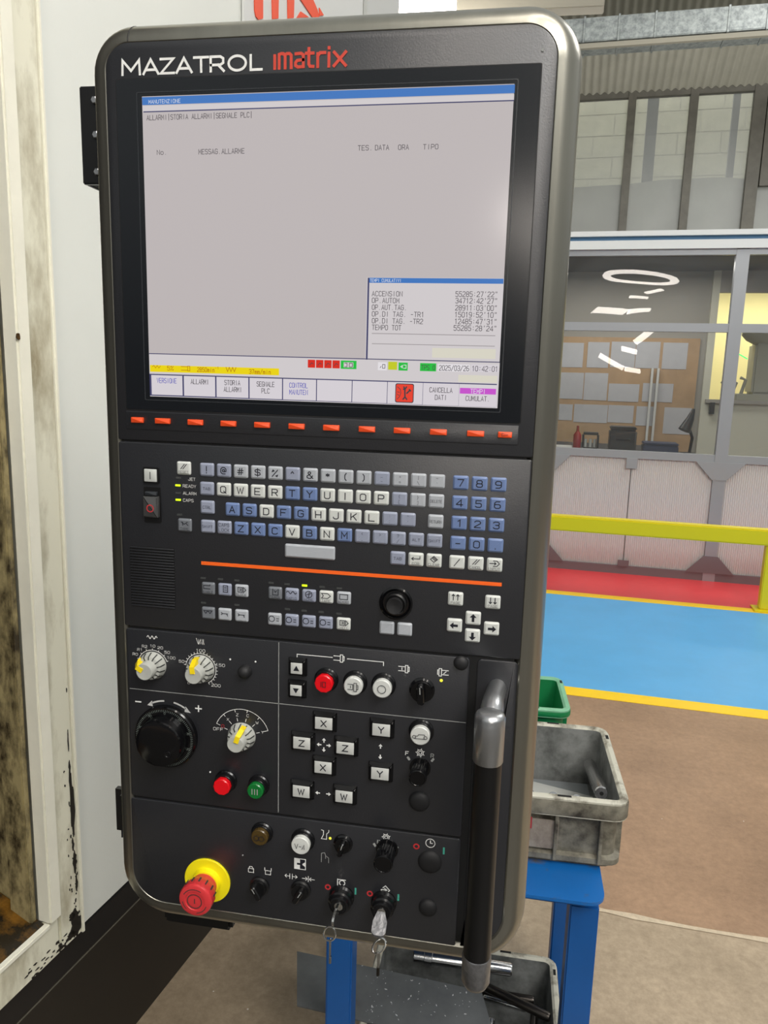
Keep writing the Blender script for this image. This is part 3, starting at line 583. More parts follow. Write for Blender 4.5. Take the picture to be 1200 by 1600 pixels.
# local axes: x = out of the wall into the room, y = along the wall away from the camera
mach = root('machining_centre', tuple(MP), 'large white machine tool with dirty cream door frame behind the control pendant', 'machine', rz=-AZ)
def mb(name, w0, w1, u0, u1, z0, z1, m, bev=0., par=mach, label=None): return ob(name, boxme(name, w0, w1, u0, u1, z0, z1, bev), m, par, label=label)
mb('side_panel', -.5, 0, -.272, 1.33, .478, 3.1, 'mach_white', .004, label='clean white side panel')
UO, ZO = -.357, .556
df = ob('door_frame', boxme('door_frame', -.04, .012, -.33, -.28, .482, 3.1, .003), 'door_cream', mach, label='cream door frame with oily stains')
ob('edge_bead', boxme('edge_bead', 0, .016, -.281, -.274, .482, 3.1, .002), 'door_edge', df)
ob('inner_flange', boxme('inner_flange', -.008, .02, UO, -.331, ZO, 3.1, .003), 'door_edge', df)
ob('sill', boxme('sill', -.004, .012, -1.6, -.331, .482, ZO-.002, .003), 'door_cream', df)
ob('sill_lip', boxme('sill_lip', .008, .018, -1.6, UO, ZO-.006, ZO+.002, .001), 'door_edge', df)
dl = ob('door_reveal', boxme('door_reveal', -.094, -.052, UO+.001, -.335, ZO+.0, 3.1, .002), 'door_dirty', mach, label='dirty brown inner jamb')
ob('stepped_jamb', boxme('stepped_jamb', -.0501, -.008, UO-.014, UO-.0005, ZO+.0, 3.1, .002), 'door_dirty', dl)
ob('reveal_sill', (lambda bm: (loft(bm, [[(-.095, -1.6, ZO+.04), (-.095, UO-.001, ZO+.04), (-.095, UO-.001, ZO-.02), (-.095, -1.6, ZO-.02)], [(.007, -1.6, ZO-.001), (.007, UO-.001, ZO-.001), (.007, UO-.001, ZO-.02), (.007, -1.6, ZO-.02)]]), fin(bm, 'reveal_sill'))[1])(bmesh.new()), 'oil_brown', mach, label='oily brown lower sill')
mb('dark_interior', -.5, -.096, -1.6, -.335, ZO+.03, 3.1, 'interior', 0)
mb('base_band', -.5, .0, -1.6, 1.33, .42, .478, 'base_black', .003)
mb('base_highlight', .0, .0015, -1.6, 1.33, .4185, .4205, 'winframe', 0)  # lighter strip painted as the highlight along the band's lower edge
ob('base', (lambda bm: (loft(bm, [[(-.1, -1.6, 0), (-.1, 1.33, 0), (-.5, 1.33, 0), (-.5, -1.6, 0)], [(-.012, -1.6, .417), (-.012, 1.33, .417), (-.5, 1.33, .417), (-.5, -1.6, .417)]]), fin(bm, 'base'))[1])(bmesh.new()), 'base_black', mach, label='black machine base')
# flaked paint patches, thin real shapes on the frame
def patch(pts, u0, z0, w0, m='grime'):
    bm = bmesh.new(); loft(bm, [[(w0, u0+u, z0+z) for u, z in pts], [(w0+.0012, u0+u*.97, z0+z*.99) for u, z in pts]]); ob('grime_patch', fin(bm, 'grime_patch'), m, mach, label='black grime patch')
def blob(n, su, sz): return [(su*math.cos(t)*(.7+.5*random.random()), sz*math.sin(t)*(.7+.4*random.random())) for t in [2*PI*i/n for i in range(n)]]
def ragged(u, z, su, sz, n=26):
    ph = [random.random()*6 for _ in range(4)]
    return [((su*(1+.35*math.sin(3*t+ph[0])+.2*math.sin(7*t+ph[1])+.2*random.random()))*math.cos(t), (sz*(1+.2*math.sin(2*t+ph[2])+.15*math.sin(9*t+ph[3])))*math.sin(t)) for t in [2*PI*i/n for i in range(n)]]
for u, z, su, sz in ((-.2885, .735, .0042, .055), (-.289, .625, .003, .018), (-.294, .512, .012, .024), (-.290, .80, .0016, .012), (-.291, .66, .0018, .01), (-.306, .497, .010, .006), (-.287, .585, .002, .014), (-.33, .491, .008, .0025), (-.29, .85, .0008, .02), (-.302, .53, .006, .006)):
    patch(ragged(u, z, su, sz), u, z, .012)
for i in range(46): patch(ragged(0, 0, .0004+.0008*random.random(), .0008+.003*random.random(), 8), -.284-.022*abs(random.gauss(0, .5)), .50+.22*abs(random.gauss(0, .8)), .012)
for i in range(30): patch(ragged(0, 0, .001+.003*random.random(), .0008+.001*random.random(), 8), -.30-.12*random.random(), .487+.022*random.random(), .012)
patch(blob(9, .004, .006), -.3565, 1.502, .02, 'oil_brown')
# sign plate with the maker's letters
PU = .323
sp = mb('sign_plate', .002, .008, PU, 1.02, 2.1, 2.95, 'plate', .001, label='pale grey sign plate with orange letters')
bm = bmesh.new(); loft(bm, [[(.002, u, z) for u, z in ((.86, 2.95), (1.33, 2.95), (1.33, 2.1), (1.04, 2.1), (1.04, 2.55))], [(.014, u, z) for u, z in ((.86, 2.95), (1.33, 2.95), (1.33, 2.1), (1.04, 2.1), (1.04, 2.55))]])
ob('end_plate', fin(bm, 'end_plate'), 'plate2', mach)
MPo = Vector((MP.x, MP.y, 0))
def UM(px, py, w0=0.):
    v = ray(px, py); P = MPo+MN*w0; t = (P-CAM).dot(MN)/v.dot(MN); X = CAM+t*v; return (X-P).dot(MD), X.z
def logobar(pts):
    bm = bmesh.new(); q = [UM(px, py, .01) for px, py in pts]
    loft(bm, [[(.0085, u, z) for u, z in q], [(.0105, u, z) for u, z in q]]); ob('logo_letter', fin(bm, 'logo_letter'), 'logo', sp, label='orange logo stroke')
logobar([(397, -40), (411, -40), (411, 29), (404, 31), (400, 26), (398, 16)]); logobar([(424, -40), (436, -40), (435, 29), (426, 30)]); logobar([(449, -40), (461, -40), (459, 28), (450, 29)])
logobar([(466, -6), (487, -6), (496, 15), (499, 27), (488, 27), (478, 12)]); logobar([(470, 18), (483, 27), (464, 28)]); logobar([(499, 12), (506, 24), (499, 25)])

# ceiling luminaire seen above the pendant
uu = FL(660, -8, 3.6)
ceill = root('skylight_panel', tuple(WP), 'bright white roof light above the top edge of the control pendant', 'lamp')
v0 = ray(665, -22); t_ = (4.6-CAM.y)/v0.y; Pc = CAM+v0*t_
ceill.location = Pc
ob('diffuser', boxme('diffuser', -.33, .17, -.3, .3, -.1, .1, .004), 'lamp', ceill); ob('housing', boxme('housing', -.37, .21, -.33, .33, .101, .16, .004), 'lampcase', ceill)
# hall beam near the top
v0 = ray(800, 4); t_ = (5.2-CAM.y)/v0.y; Pb = CAM+v0*t_
ob('trim_1', boxme('trim_1', -1.6, .62, -.06, .06, -.075, .14, .006), 'beam', None, tuple(Pb), (0, math.radians(2.0), WANG), kind='structure')
mirror_rings = [((1000, 404), 12.0, 1.45, 3.4)]  # added glowing loop, shaped like a tube row bent by the glass
for (q, t_, wx, wy) in mirror_rings:
    P = mirr(q[0], q[1], t_)
    lr = root('mirror_ring', tuple(P), 'oval glowing ring added out of view for its mirror image in the office glass', 'lamp')
    pts = [(wx/2*math.cos(2*PI*i/48), wy/2*math.sin(2*PI*i/48), 0) for i in range(48)]
    bm = bmesh.new(); rings = []
    for i, p in enumerate(pts):
        d = (Vector(pts[(i+1) % 48])-Vector(pts[i-1])).normalized(); nn = d.cross(Vector((0, 0, 1)))
        rings.append([tuple(Vector(p)+.085*(nn*math.cos(2*PI*k/8)+Vector((0, 0, 1))*math.sin(2*PI*k/8))) for k in range(8)])
    loft(bm, rings, closed=True); ob('tube', fin(bm, 'tube'), 'lamp', lr)
for i, (qa, qb, lb) in enumerate((((915, 528), (965, 556), 'first'), ((969, 557), (1003, 560), 'second'), ((1001, 484), (1040, 455), 'third'), ((968, 503), (1001, 508), 'fourth'))):
    A_, B_ = mirr(*qa, 13.5), mirr(*qb, 13.5)
    lr = root('tube_lamp', tuple(A_), 'white tube lamp, %s of those mirrored in the lower office pane' % lb, 'lamp')
    ob('tube', tubeme('tube', [(0, 0, 0), tuple(B_-A_)], .075, 10), 'lamp', lr)

# ================================================================== WORK TABLE AND CRATES
tb = root('work_table', (.1, .9, 0), 'blue painted steel table with worn top standing behind the control pendant', 'table')
X0, X1, Y0, Y1, ZT = -.25, .352, .545, 1.035, .607
T = lambda p: (p[0]-.1, p[1]-.9)
bm = bmesh.new(); poly = [T(q) for q in rpoly([(X0, Y0, .02), (X1, Y0, .03), (X1, Y1, .02), (X0, Y1, .02)], 6)]
loft(bm, [zr(poly, ZT-.006), zr(poly, ZT)]); ob('tabletop', fin(bm, 'tabletop', 30), 'table_blue', tb, label='worn blue top')
def legat(cx, cy):
    cx, cy = T((cx, cy)); s = .0245
    return ob('leg', boxme('leg', cx-s, cx+s, cy-s, cy+s, 0, ZT-.03, .003), 'leg_blue', tb)
for c in ((.322, .6), (-.1065, .6), (.333, 1.0), (-.192, 1.0)): legat(*c)
ob('apron', boxme('apron', X0-.1+.03, X1-.1-.03, Y0-.9+.03, Y0-.9+.05, ZT-.03, ZT-.006), 'leg_blue', tb)
ob('apron', boxme('apron', X0-.1+.03, X1-.1-.03, Y1-.9-.05, Y1-.9-.03, ZT-.03, ZT-.006), 'leg_blue', tb)
ob('lower_shelf', boxme('lower_shelf', -.17, .24, -.28, .03, .055, .061, .001), 'leg_blue', tb)
sd = root('side_table', (.05, 1.18, 0), 'narrow blue side table carrying the green crate', 'table')
ob('tabletop', boxme('tabletop', -.31, .262, -.14, .14, ZT-.006, ZT, .002), 'table_blue', sd)
for x, y in ((-.281, 0), (.08, -.1), (.08, .1)): ob('leg', boxme('leg', x-.02, x+.02, y-.02, y+.02, 0, ZT-.006, .002), 'leg_blue', sd)
def crate(name, loc, rz, W, D, H, m, mi, mr, label, ribs=True, rimh=.036):
    r = root(name, loc, label, 'crate', rz=rz)
    t = .012; bm = bmesh.new()
    rr = lambda w_, d_, r_: rrect(w_, d_, r_, 4)
    bo = .012
    loft(bm, [zr(rr(W-2*bo-.01, D-2*bo-.01, .02), 0), zr(rr(W-2*bo-.006, D-2*bo-.006, .022), .006), zr(rr(W-2*bo, D-2*bo, .024), H-.02)], cap1=False)
    ob('outer_shell', fin(bm, 'outer_shell', 30), m, r)
    bm = bmesh.new()
    loft(bm, [zr(rr(W-2*t-.006, D-2*t-.006, .012), H-.004), zr(rr(W-2*t-.02, D-2*t-.02, .012), .012)], cap0=False)
    ob('inner_lining', fin(bm, 'inner_lining', 30), mi, r)
    bm = bmesh.new(); o1 = rr(W, D, .026); o2 = rr(W-2*t, D-2*t, .014)
    loft(bm, [zr(o1, H-rimh), zr(o1, H-.003), zr(rr(W-.006, D-.006, .024), H), zr(rr(W-2*t+.004, D-2*t+.004, .015), H), zr(rr(W-2*t-.006, D-2*t-.006, .012), H-.004), zr(rr(W-2*bo-.0, D-2*bo-.0, .02), H-rimh)], closed=True)
    ob('rim', fin(bm, 'rim', 30), mr, r)
    bm = bmesh.new(); loft(bm, [zr(rr(W+.001, D+.001, .026), H-rimh+.002), zr(rr(W+.003, D+.003, .027), H-rimh+.005), zr(rr(W+.003, D+.003, .027), H-.010), zr(rr(W+.001, D+.001, .026), H-.006)], cap0=False, cap1=False)
    ob('rim_band', fin(bm, 'rim_band', 30), m, r)
    for x, y, a, b in ((W*.22, -D/2+.006, .012, .0028), (-W*.22, D/2-.006, .012, .0028), (W*.22, D/2-.006, .012, .0028), (W/2-.006, D*.34, .0028, .008), (-W*.22, -D/2+.006, .012, .0028)):
        ob('rim_slot', boxme('rim_slot', x-a, x+a, y-b, y+b, H-.002, H+.0006), 'hole', r)
    if ribs:
        for x in [-W/2+.045+i*(W-.09)/4 for i in range(5)]:
            for s in (-1, 1): ob('rib', boxme('rib', x-.003, x+.003, s*(D/2-.008)-.008, s*(D/2-.008)+.005, .012, H-.036, .001), m, r)
        for y in (-D/2+.045, 0, D/2-.045):
            for s in (-1, 1): ob('rib', boxme('rib', s*(W/2-.008)-.008, s*(W/2-.008)+.005, y-.003, y+.003, .012, H-.036, .001), m, r)
        bm = bmesh.new(); q1 = rr(W-.012, D-.012, .024)
        loft(bm, [zr(rr(W-.03, D-.03, .02), .006), zr(q1, .01), zr(q1, .02), zr(rr(W-.03, D-.03, .02), .024)], cap0=False, cap1=False); ob('foot_band', fin(bm, 'foot_band', 30), m, r)
    return r
cr = crate('parts_crate', (.189, .778, ZT), math.radians(1.4), .40, .30, .135, 'crate', 'cratein', 'craterim', 'dirty grey plastic crate holding steel shafts on the blue table')
bm = bmesh.new(); bmesh.ops.create_circle(bm, cap_ends=True, segments=4, radius=.01); bm.free()
ob('sticker', boxme('sticker', .005, .082, -.143, -.1405, .03, .085), 'sticker', cr, label='torn pinkish sticker'); ob('sticker', boxme('sticker', .005, .035, -.1438, -.1425, .066, .088), 'stickerred', cr, label='red torn sticker')
# liner sheets in the crate
ob('liner_sheet', boxme('liner_sheet', -.165, .165, -.12, .12, 0, .003), 'liner_dark', None, (.189, .778, ZT+.0135), (0, 0, math.radians(1.4)), 'dark grey liner sheet lying flat in the grey crate', 'sheet')
z_ = ZT+.018; c0 = FL(800, 1214, z_); c1 = FL(926, 1246, z_); cs_ = [c0, c1, Vector((c1.x-.004, .652, z_)), Vector((c0.x, .650, z_))]; cc = sum(cs_, Vector())/4
bm = bmesh.new(); loft(bm, [[tuple(p-cc) for p in cs_], [tuple(p-cc+Vector((0, 0, .002))) for p in cs_]])
ob('liner_sheet', fin(bm, 'liner_sheet'), 'plastic_sheet', None, tuple(cc), None, 'light grey sheet lying askew at the front of the grey crate', 'sheet')
def shaft(name, A_, B_, r, label, group, m='steel', hole=False, collar=False):
    A_, B_ = Vector(A_), Vector(B_); d = B_-A_; o = root(name, tuple(A_), label, 'shaft', group)
    L_ = d.length; q = d.normalized()
    ob('shaft_body', tubeme('shaft_body', [q*.002, q*.004, q*(L_-.004), q*(L_)], [r*.86, r, r, r*.86], 20), m, o)
    if hole:
        ob('centre_hole', tubeme('centre_hole', [q*-.0002, q*.003], r*.3, 10), 'hole', o, label='dark centre hole')
        ob('end_face', tubeme('end_face', [q*-.0001, q*.002], r*.86, 20), 'worn', o)
    if collar: ob('collar', tubeme('collar', [q*L_*.12, q*L_*.125, q*L_*.2, q*L_*.205], [r, r*1.15, r*1.15, r], 20), m, o)
    return o
zA = ZT+.033
A_ = FL(936, 1243, ZT+.04); B_ = FL(932, 1196, zA); A_.z = ZT+.0285; B_ = Vector((A_.x+.004, A_.y+.15, ZT+.04))
Ax = .352
shaft('steel_shaft', (Ax, .70, ZT+.112), (Ax-.004, .872, ZT+.078), .0125, 'long bright steel shaft leaning along the right wall of the grey crate', 'shafts in the grey crate', hole=True)
for px, lb in ((829, 'beside the pendant edge'), (866, 'in the middle of the front wall'), (902, 'right of the other two')):
    P = FL(px, 1247, ZT+.128)
    shaft('steel_shaft', (P.x, .653, ZT+.126), (P.x-.005, .70, ZT+.030), .0085, 'short steel shaft in the grey crate, '+lb, 'shafts in the grey crate', collar=True)
P = FL(886, 1120, .75)
crate('green_crate', (.166, 1.125, ZT), math.radians(3.0), .30, .20, .118, 'green', 'green', 'greenrim', 'green plastic crate standing behind the grey one on the side table', rimh=.02)
lc = crate('lower_crate', (.118, .775, .0615), math.radians(.5), .40, .285, .125, 'crate', 'cratein', 'craterim', 'grey plastic crate of turned shafts on the lower shelf of the blue table')
# steel plate lying on the lower crate
zp = .0615+.1262
q = [FL(464, 1488, zp), FL(464, 1573, zp), FL(756, 1612, zp), FL(752, 1550, zp)]
q[2] = q[3]+(q[1]-q[0])*1.0
ctr = sum(q, Vector())/4; bm = bmesh.new()
for p in q: p.y = max(p.y, .64)
loft(bm, [[tuple(p-ctr) for p in q], [tuple(p-ctr+Vector((0, 0, .003))) for p in q]])
ob('steel_sheet', fin(bm, 'steel_sheet'), 'steelplate', None, tuple(ctr), None, 'flat dark steel sheet with metal chips lying across the lower crate', 'sheet')
bm = bmesh.new()
for _ in range(90):
    t, u = random.random()*.6+.36, random.random(); p = (q[0]+(q[3]-q[0])*t)*(1-u)+(q[1]+(q[2]-q[1])*t)*u; p.z = zp+.0032; a_ = random.random()*6; l_ = .0012+.003*random.random()**3
    bm.faces.new([bm.verts.new((p.x+dx*math.cos(a_)-dy*math.sin(a_), p.y+dx*math.sin(a_)+dy*math.cos(a_), p.z+dz)) for dx, dy, dz in ((-l_, 0, 0), (0, -l_*.4, .0003), (l_, 0, .0008), (0, l_*.4, .0003))])
ob('metal_chips', fin(bm, 'metal_chips'), 'chips', None, (0, 0, 0), None, 'tiny bright metal chips scattered on the steel sheet', 'chips', kind='stuff')
zs = zp+.001
a = FL(643, 1504, zs+.012); b = FL(792, 1527, zs+.006)
shaft('turned_shaft', (a.x, max(a.y, .84), zs+.016), (b.x+.01, .842, zs+.015), .0135, 'bright turned shaft lying along the back of the lower crate above the steel sheet', 'shafts in the lower crate', collar=True)
p1, p2 = FL(757, 1541, .175), FL(859, 1590, .176)
pile = [(tuple(p1), tuple(p2), .0095, 'darksteel', 'thick dark shaft lying diagonally on top of the pile, right side'), ((.168, .66, .14), (.180, .76, .15), .008, 'steel', 'bright shaft pointing to the back, nearest the sheet'),
        ((.198, .66, .14), (.214, .74, .15), .008, 'steel', 'bright shaft pointing to the back, middle of the pile'), ((.26, .665, .12), (.27, .82, .13), .008, 'darksteel', 'dark shaft pointing to the back at the right wall'),
        ((.15, .862, .12), (.27, .85, .13), .009, 'darksteel', 'dark shaft lying along the back wall'), ((.19, .68, .12), (.295, .76, .132), .0075, 'darksteel', 'dark shaft crossing the pile from front to right'),
        ((-.05, .66, .10), (-.045, .80, .10), .009, 'steel', 'bright shaft under the sheet, left end'), ((.0, .66, .10), (.005, .80, .10), .009, 'darksteel', 'dark shaft under the sheet, left of middle'), ((.05, .66, .10), (.05, .80, .10), .009, 'steel', 'bright shaft under the sheet, in the middle'),
        ((.1, .66, .10), (.105, .8, .10), .009, 'darksteel', 'dark shaft under the sheet, right of middle'), ((.16, .82, .145), (.25, .80, .15), .006, 'steel', 'thin bright shaft lying on the pile behind the thick one')]
for a, b, r, m, lb in pile: shaft('turned_shaft', a, b, r, lb+' of the lower crate', 'shafts in the lower crate', m)

# ================================================================== CONTROL PENDANT
RZ = 1.4-.49
pen = root('control_pendant', (0, .03, RZ), 'tall grey and black machine control pendant with lit screen, keyboard and knobs', 'control panel')
def Lc(X, Z, p=0.): return Vector((X/1000, -.03-p/1000, (Z+490)/1000))
def P_(name, me, m, X=0., Z=0., p=0., par=None, rot=None, label=None): return ob(name, me, m, par or pen, Lc(X, Z, p), rot, label)
xl, xr = -191.0, 172.8
ztop_ = (U(300, 60)[1]+U(800, 36)[1])/2; zbot = (U(300, 1417)[1]+U(650, 1470)[1])/2
outl = rpoly([(xl, zbot, 34), (xr, zbot, 38), (xr, ztop_, 25), (xl, ztop_, 21)], 10)
def low(pts, k):   # the frame is a little deeper along its lower edge
    return [(x, z-5*k*max(0, min(1, (zbot+50-z)/50))) for x, z in pts]
bm = bmesh.new(); rings = [yr(inset(outl, .2), .3), yr(outl, .2)]
for k in range(0, 9):
    th = k/8*PI/2; rings.append([(x*.001, .026*(1-math.cos(th)), z*.001) for x, z in low(inset(outl, -18.5*math.sin(th)-.3), math.sin(th))])
rings.append([(x*.001, .055, z*.001) for x, z in low(inset(outl, -18.8), 1)]); rings.append([(x*.001, .055, z*.001) for x, z in inset(outl, 5)]); rings.append([(x*.001, .004, z*.001) for x, z in inset(outl, 5)])
loft(bm, rings, closed=True); fr_ = P_('edge_frame', fin(bm, 'edge_frame', 50), 'frame', label='rounded bronze grey metal edge frame')
P_('back_housing', plate('back_housing', inset(outl, 2), -110, -56), 'black')
P_('carrier_plate', plate('carrier_plate', inset(outl, 5.2), -30, -1.5), 'face_dark')
# seam in the frame at top left
sX = max(U(198, 54)[0], xl+21); P_('frame_seam', tubeme('frame_seam', [(0, .026*(1-math.cos(t))-.0001, .0185*math.sin(t)+.0001) for t in [i/10*PI/2 for i in range(11)]], .0005, 6), 'face_dark', sX, ztop_, 0, fr_)
d1 = U(500, 702)[1]; d2 = (U(200, 979)[1]+U(790, 1030)[1])/2; d3 = (U(210, 1244)[1]+U(710, 1308)[1])/2
g = .8; i_ = .8
def face(name, cs, p=0.4, ch=.9, label=None, m='face'): return P_(name, plate(name, rpoly(cs, 8), -1.5, p, ch), m, label=label)
xR = U(728, 1150)[0]; xH0, xH1 = U(740, 1150)[0], U(803, 1150)[0]
face('screen_plate', [(xl+i_, d1+g, 2), (xr-i_, d1+g, 2), (xr-i_, ztop_-i_, 24), (xl+i_, ztop_-i_, 20)])
kp = face('keyboard_plate', [(xl+i_, d2+g, 2), (xr-i_, d2+g, 2), (xr-i_, d1-g, 2), (xl+i_, d1-g, 2)])
cp = face('switch_plate', [(xl+i_+1, d3+g, 2), (xR, d3+g, 2), (xR, d2-g-.6, 3), (xl+i_+1, d2-g-.6, 3)])
bp = face('lower_plate', [(xl+i_, zbot+i_, 33), (xR, zbot+i_, 2), (xR, d3-g-.6, 3), (xl+i_, d3-g-.6, 3)])
hp = face('handle_recess_plate', [(xH0, zbot+i_, 4), (xr-i_-1, zbot+i_, 37), (xr-i_-1, d2-g-1, 4), (xH0, d2-g-1, 4)], p=-.6)
# title
def ptext(s, pxl, pyl, pxr, pyr, hmm, m, p=.5, bold=0., par=None, label=None, name='lettering'):
    a, b = U(pxl, pyl, p), U(pxr, pyr, p)
    return P_(name, textme(s, hmm, b[0]-a[0], bold), m, (a[0]+b[0])/2, (a[1]+b[1])/2, p, par, label=label)
a, b = U(190, 103), U(411, 95.5); hM = U(300, 90)[1]-U(300, 112.5)[1]
MZ = {'M': [[(0, 0), (.2, 6), (3.2, 1.6), (6.2, 6), (6.4, 0)]], 'A': [[(0, 0), (2.7, 6), (5.4, 0)], [(1, 1.7), (4.4, 1.7)]], 'Z': [[(0, 6), (4.6, 6), (0, 0), (4.8, 0)]], 'T': [[(0, 6), (5, 6)], [(2.5, 6), (2.5, 0)]], 'R': [[(0, 0), (0, 6), (3.4, 6), (4.4, 5.2), (4.4, 3.4), (3.4, 2.6), (0, 2.6)], [(2.6, 2.6), (4.6, 0)]], 'O': [arcpts(3, 90, 450, 24, 3.2, 3)], 'L': [[(0, 6), (0, 0), (3.8, 0)]]}
MW = {'M': 6.4, 'A': 5.4, 'Z': 4.8, 'T': 5, 'R': 4.6, 'O': 6.4, 'L': 3.8}
ml, x = [], 0
for c in 'MAZATROL':
    for l in MZ[c]: ml.append([(x+q_[0], q_[1]) for q_ in l])
    x += MW[c]+{'M': 1.3, 'A': .9, 'T': .9, 'Z': .9}.get(c, 1.5)
x -= 1.5; kx = (b[0]-a[0]-1.6)/x
P_('lettering', strokes('lettering', [[(q_[0]*kx+.8, q_[1]*hM/6) for q_ in l] for l in ml], 1.95), 'white', a[0], U(300, 113.3)[1], .6, label='white lettering')
# custom rounded "matrix" lettering
a, b = U(428, 94), U(546, 88); wl = b[0]-a[0]; h = 10.4; s = wl/68
def mm(lines): return [[(x*s, z*h/10) for x, z in l] for l in lines]
mat_l = [[(1, 0), (1, 9)], [(5, 0), (5, 9.6), (7, 10.2), (9, 10), (10.5, 8.8), (10.5, 0)], [(10.5, 9), (12, 10), (14.5, 10), (16, 8.8), (16, 0)],
         [(20, 9.6), (25, 9.8), (27, 8.6), (27, .6), (22, .4), (20, 1.5), (20, 3.6), (21.5, 5), (27, 5.4)], [(32, 13), (32, 2), (33, .6), (36, .4)], [(29.5, 9.6), (36, 9.6)],
         [(40, 0), (40, 9.2)], [(40, 7.5), (42, 9.6), (46.5, 9.6)], [(50, 0), (50, 9.2)], [(50, 12.3), (50, 13)], [(54.5, .2), (65, 9.6)], [(54.5, 9.6), (65, .2)]]
P_('lettering', strokes('lettering', mm(mat_l), 2.3), 'redprint', a[0], U(470, 106)[1], .6, label='orange red lettering')
P_('screw_dot', lathe('screw_dot', [(1., 0), (1., .5)], 8), 'dimwhite', *U(848, 79), .4)
# screen
def R(x0, y0, x1, y1, p=1.): a = U(x0, y0, p); b = U(x1, y1, p); return (a[0]+b[0])/2, (a[1]+b[1])/2, abs(b[0]-a[0]), abs(a[1]-b[1])
q = [U(183, 126), U(847, 99), U(812, 663), U(197.5, 637)]
bx0, bx1 = (q[0][0]+q[3][0])/2, (q[1][0]+q[2][0])/2; bz1, bz0 = (q[0][1]+q[1][1])/2, (q[2][1]+q[3][1])/2
P_('bezel_surround', plate('bezel_surround', rrect(bx1-bx0+1.4, bz1-bz0+1.4, 1.5, 3, (bx0+bx1)/2, (bz0+bz1)/2), 0, .5), 'face_dark')
bez = P_('screen_bezel', plate('screen_bezel', rrect(bx1-bx0, bz1-bz0, 1.5, 3, (bx0+bx1)/2, (bz0+bz1)/2), 0, .75), 'glassblack', label='black glass screen bezel')
sx0, sx1, sz0, sz1 = -158.4, 141.4, 38.4, 280.1
lipo = rrect(sx1-sx0+8, sz1-sz0+7, 1, 2, (sx0+sx1)/2-1, (sz0+sz1)/2); lipi = rrect(sx1-sx0+6.6, sz1-sz0+5.6, 1, 2, (sx0+sx1)/2-1, (sz0+sz1)/2)
bm = bmesh.new(); loft(bm, [yr(lipo, .7), yr(lipo, 1.0), yr(lipi, 1.0), yr(lipi, .7)], closed=True); P_('bezel_lip', fin(bm, 'bezel_lip'), 'lip', par=bez)
scn_ = P_('display', plate('display', rrect(sx1-sx0, sz1-sz0, 0), 0, .3), 's_bg', (sx0+sx1)/2, (sz0+sz1)/2, .75, label='lit display of an alarm page')
def sr(name, x0, y0, x1, y1, m, lv=1):
    p = 1.05+.08*lv; cx, cz, w_, h_ = R(x0, y0, x1, y1, p)
    return P_(name, plate(name, rrect(w_, h_), -.04, .0), m, cx, cz, p, scn_)
def st(s, pxl, pxr, py, hpx, m='s_txt', lv=4, slope=0.):
    p = 1.05+.08*lv; a, b = U(pxl, py-slope, p), U(pxr, py+slope, p); hh = abs(U(pxl, py-hpx/2, p)[1]-U(pxl, py+hpx/2, p)[1])
    P_('screen_text', textme(s, hh, b[0]-a[0]), m, (a[0]+b[0])/2, (a[1]+b[1])/2, p, scn_)
sr('title_bar', 222, 152, 804, 145.5, 's_blue'); sr('menu_strip', 223, 165.5, 803, 157, 's_pale'); sr('screen_line', 224, 174, 803, 158, 's_line', 2)
st('MANUTENZIONE', 232, 282, 158.3, 5.5, 's_wtxt', slope=-.8)
st('ALLARMI|STORIA ALLARMI|SEGNALE PLC|', 229, 393, 181.7, 7.5, slope=-1.6)
st('No.', 245, 259, 238, 7); st('MESSAG.ALLARME', 310, 382, 236.5, 7.5, slope=-.4); st('TES.', 559, 580, 231, 7.5); st('DATA', 586, 608, 230.5, 7.5); st('ORA', 622, 639, 230, 7.5); st('TIPO', 661, 685, 229.3, 7.5)
sr('window_panel', 573.5, 433.5, 780.5, 566.5, 's_pale', 1); sr('window_title', 575, 434, 786.5, 443.5, 's_blue', 2); sr('window_edge', 574.6, 434, 574.3, 562, 's_line', 3)
st('TEMPI CUMULATIVI', 578, 626, 438.2, 4.5, 's_wtxt')
for s, r, py in (('ACCENSION', 629, 459), ('OP.AUTOM', 624, 469.5), ('OP.AUT.TAG.', 634, 480.3), ('OP.DI TAG. -TR1', 661, 491), ('OP.DI TAG. -TR2', 661, 501.7), ('TEMPO TOT', 627, 511.8)): st(s, 581, r, py, 7.4, 's_txt', 4, .2)
for s, l, r, py in (("55285:27'22\"", 711.5, 777, 459.8), ("34712:42'27\"", 711.5, 776.5, 470.2), ("28911:03'00\"", 711.3, 776, 481.3), ("15019:52'10\"", 711, 775.8, 492), ("12485:47'31\"", 710.8, 775.6, 502.6), ("55285:28'24\"", 708.6, 775.3, 513)): st(s, l, r, py, 7.8, 's_txt', 4, .3)
sr('screen_line', 581, 521.5, 774, 524, 's_grey', 2); sr('screen_line', 581, 537.5, 773, 540.5, 's_grey', 2); sr('window_field', 675.5, 543.5, 774, 561, 's_cream', 3)
sr('screen_line', 234, 551.6, 781, 567.2, 's_line', 3) if False else None
cx0, cz0_ = U(234, 551.6); cx1, cz1_ = U(781, 567); P_('screen_line', plate('screen_line', rrect(cx1-cx0, .7), 0, .02), 's_line', (cx0+cx1)/2, (cz0_+cz1_)/2, 1.3, scn_)
P_('status_area', plate('status_area', rrect(cx1-cx0, cz0_-sz0-1), 0, .02), 's_pale', (cx0+cx1)/2, (cz0_+sz0)/2-.5, 1.12, scn_)
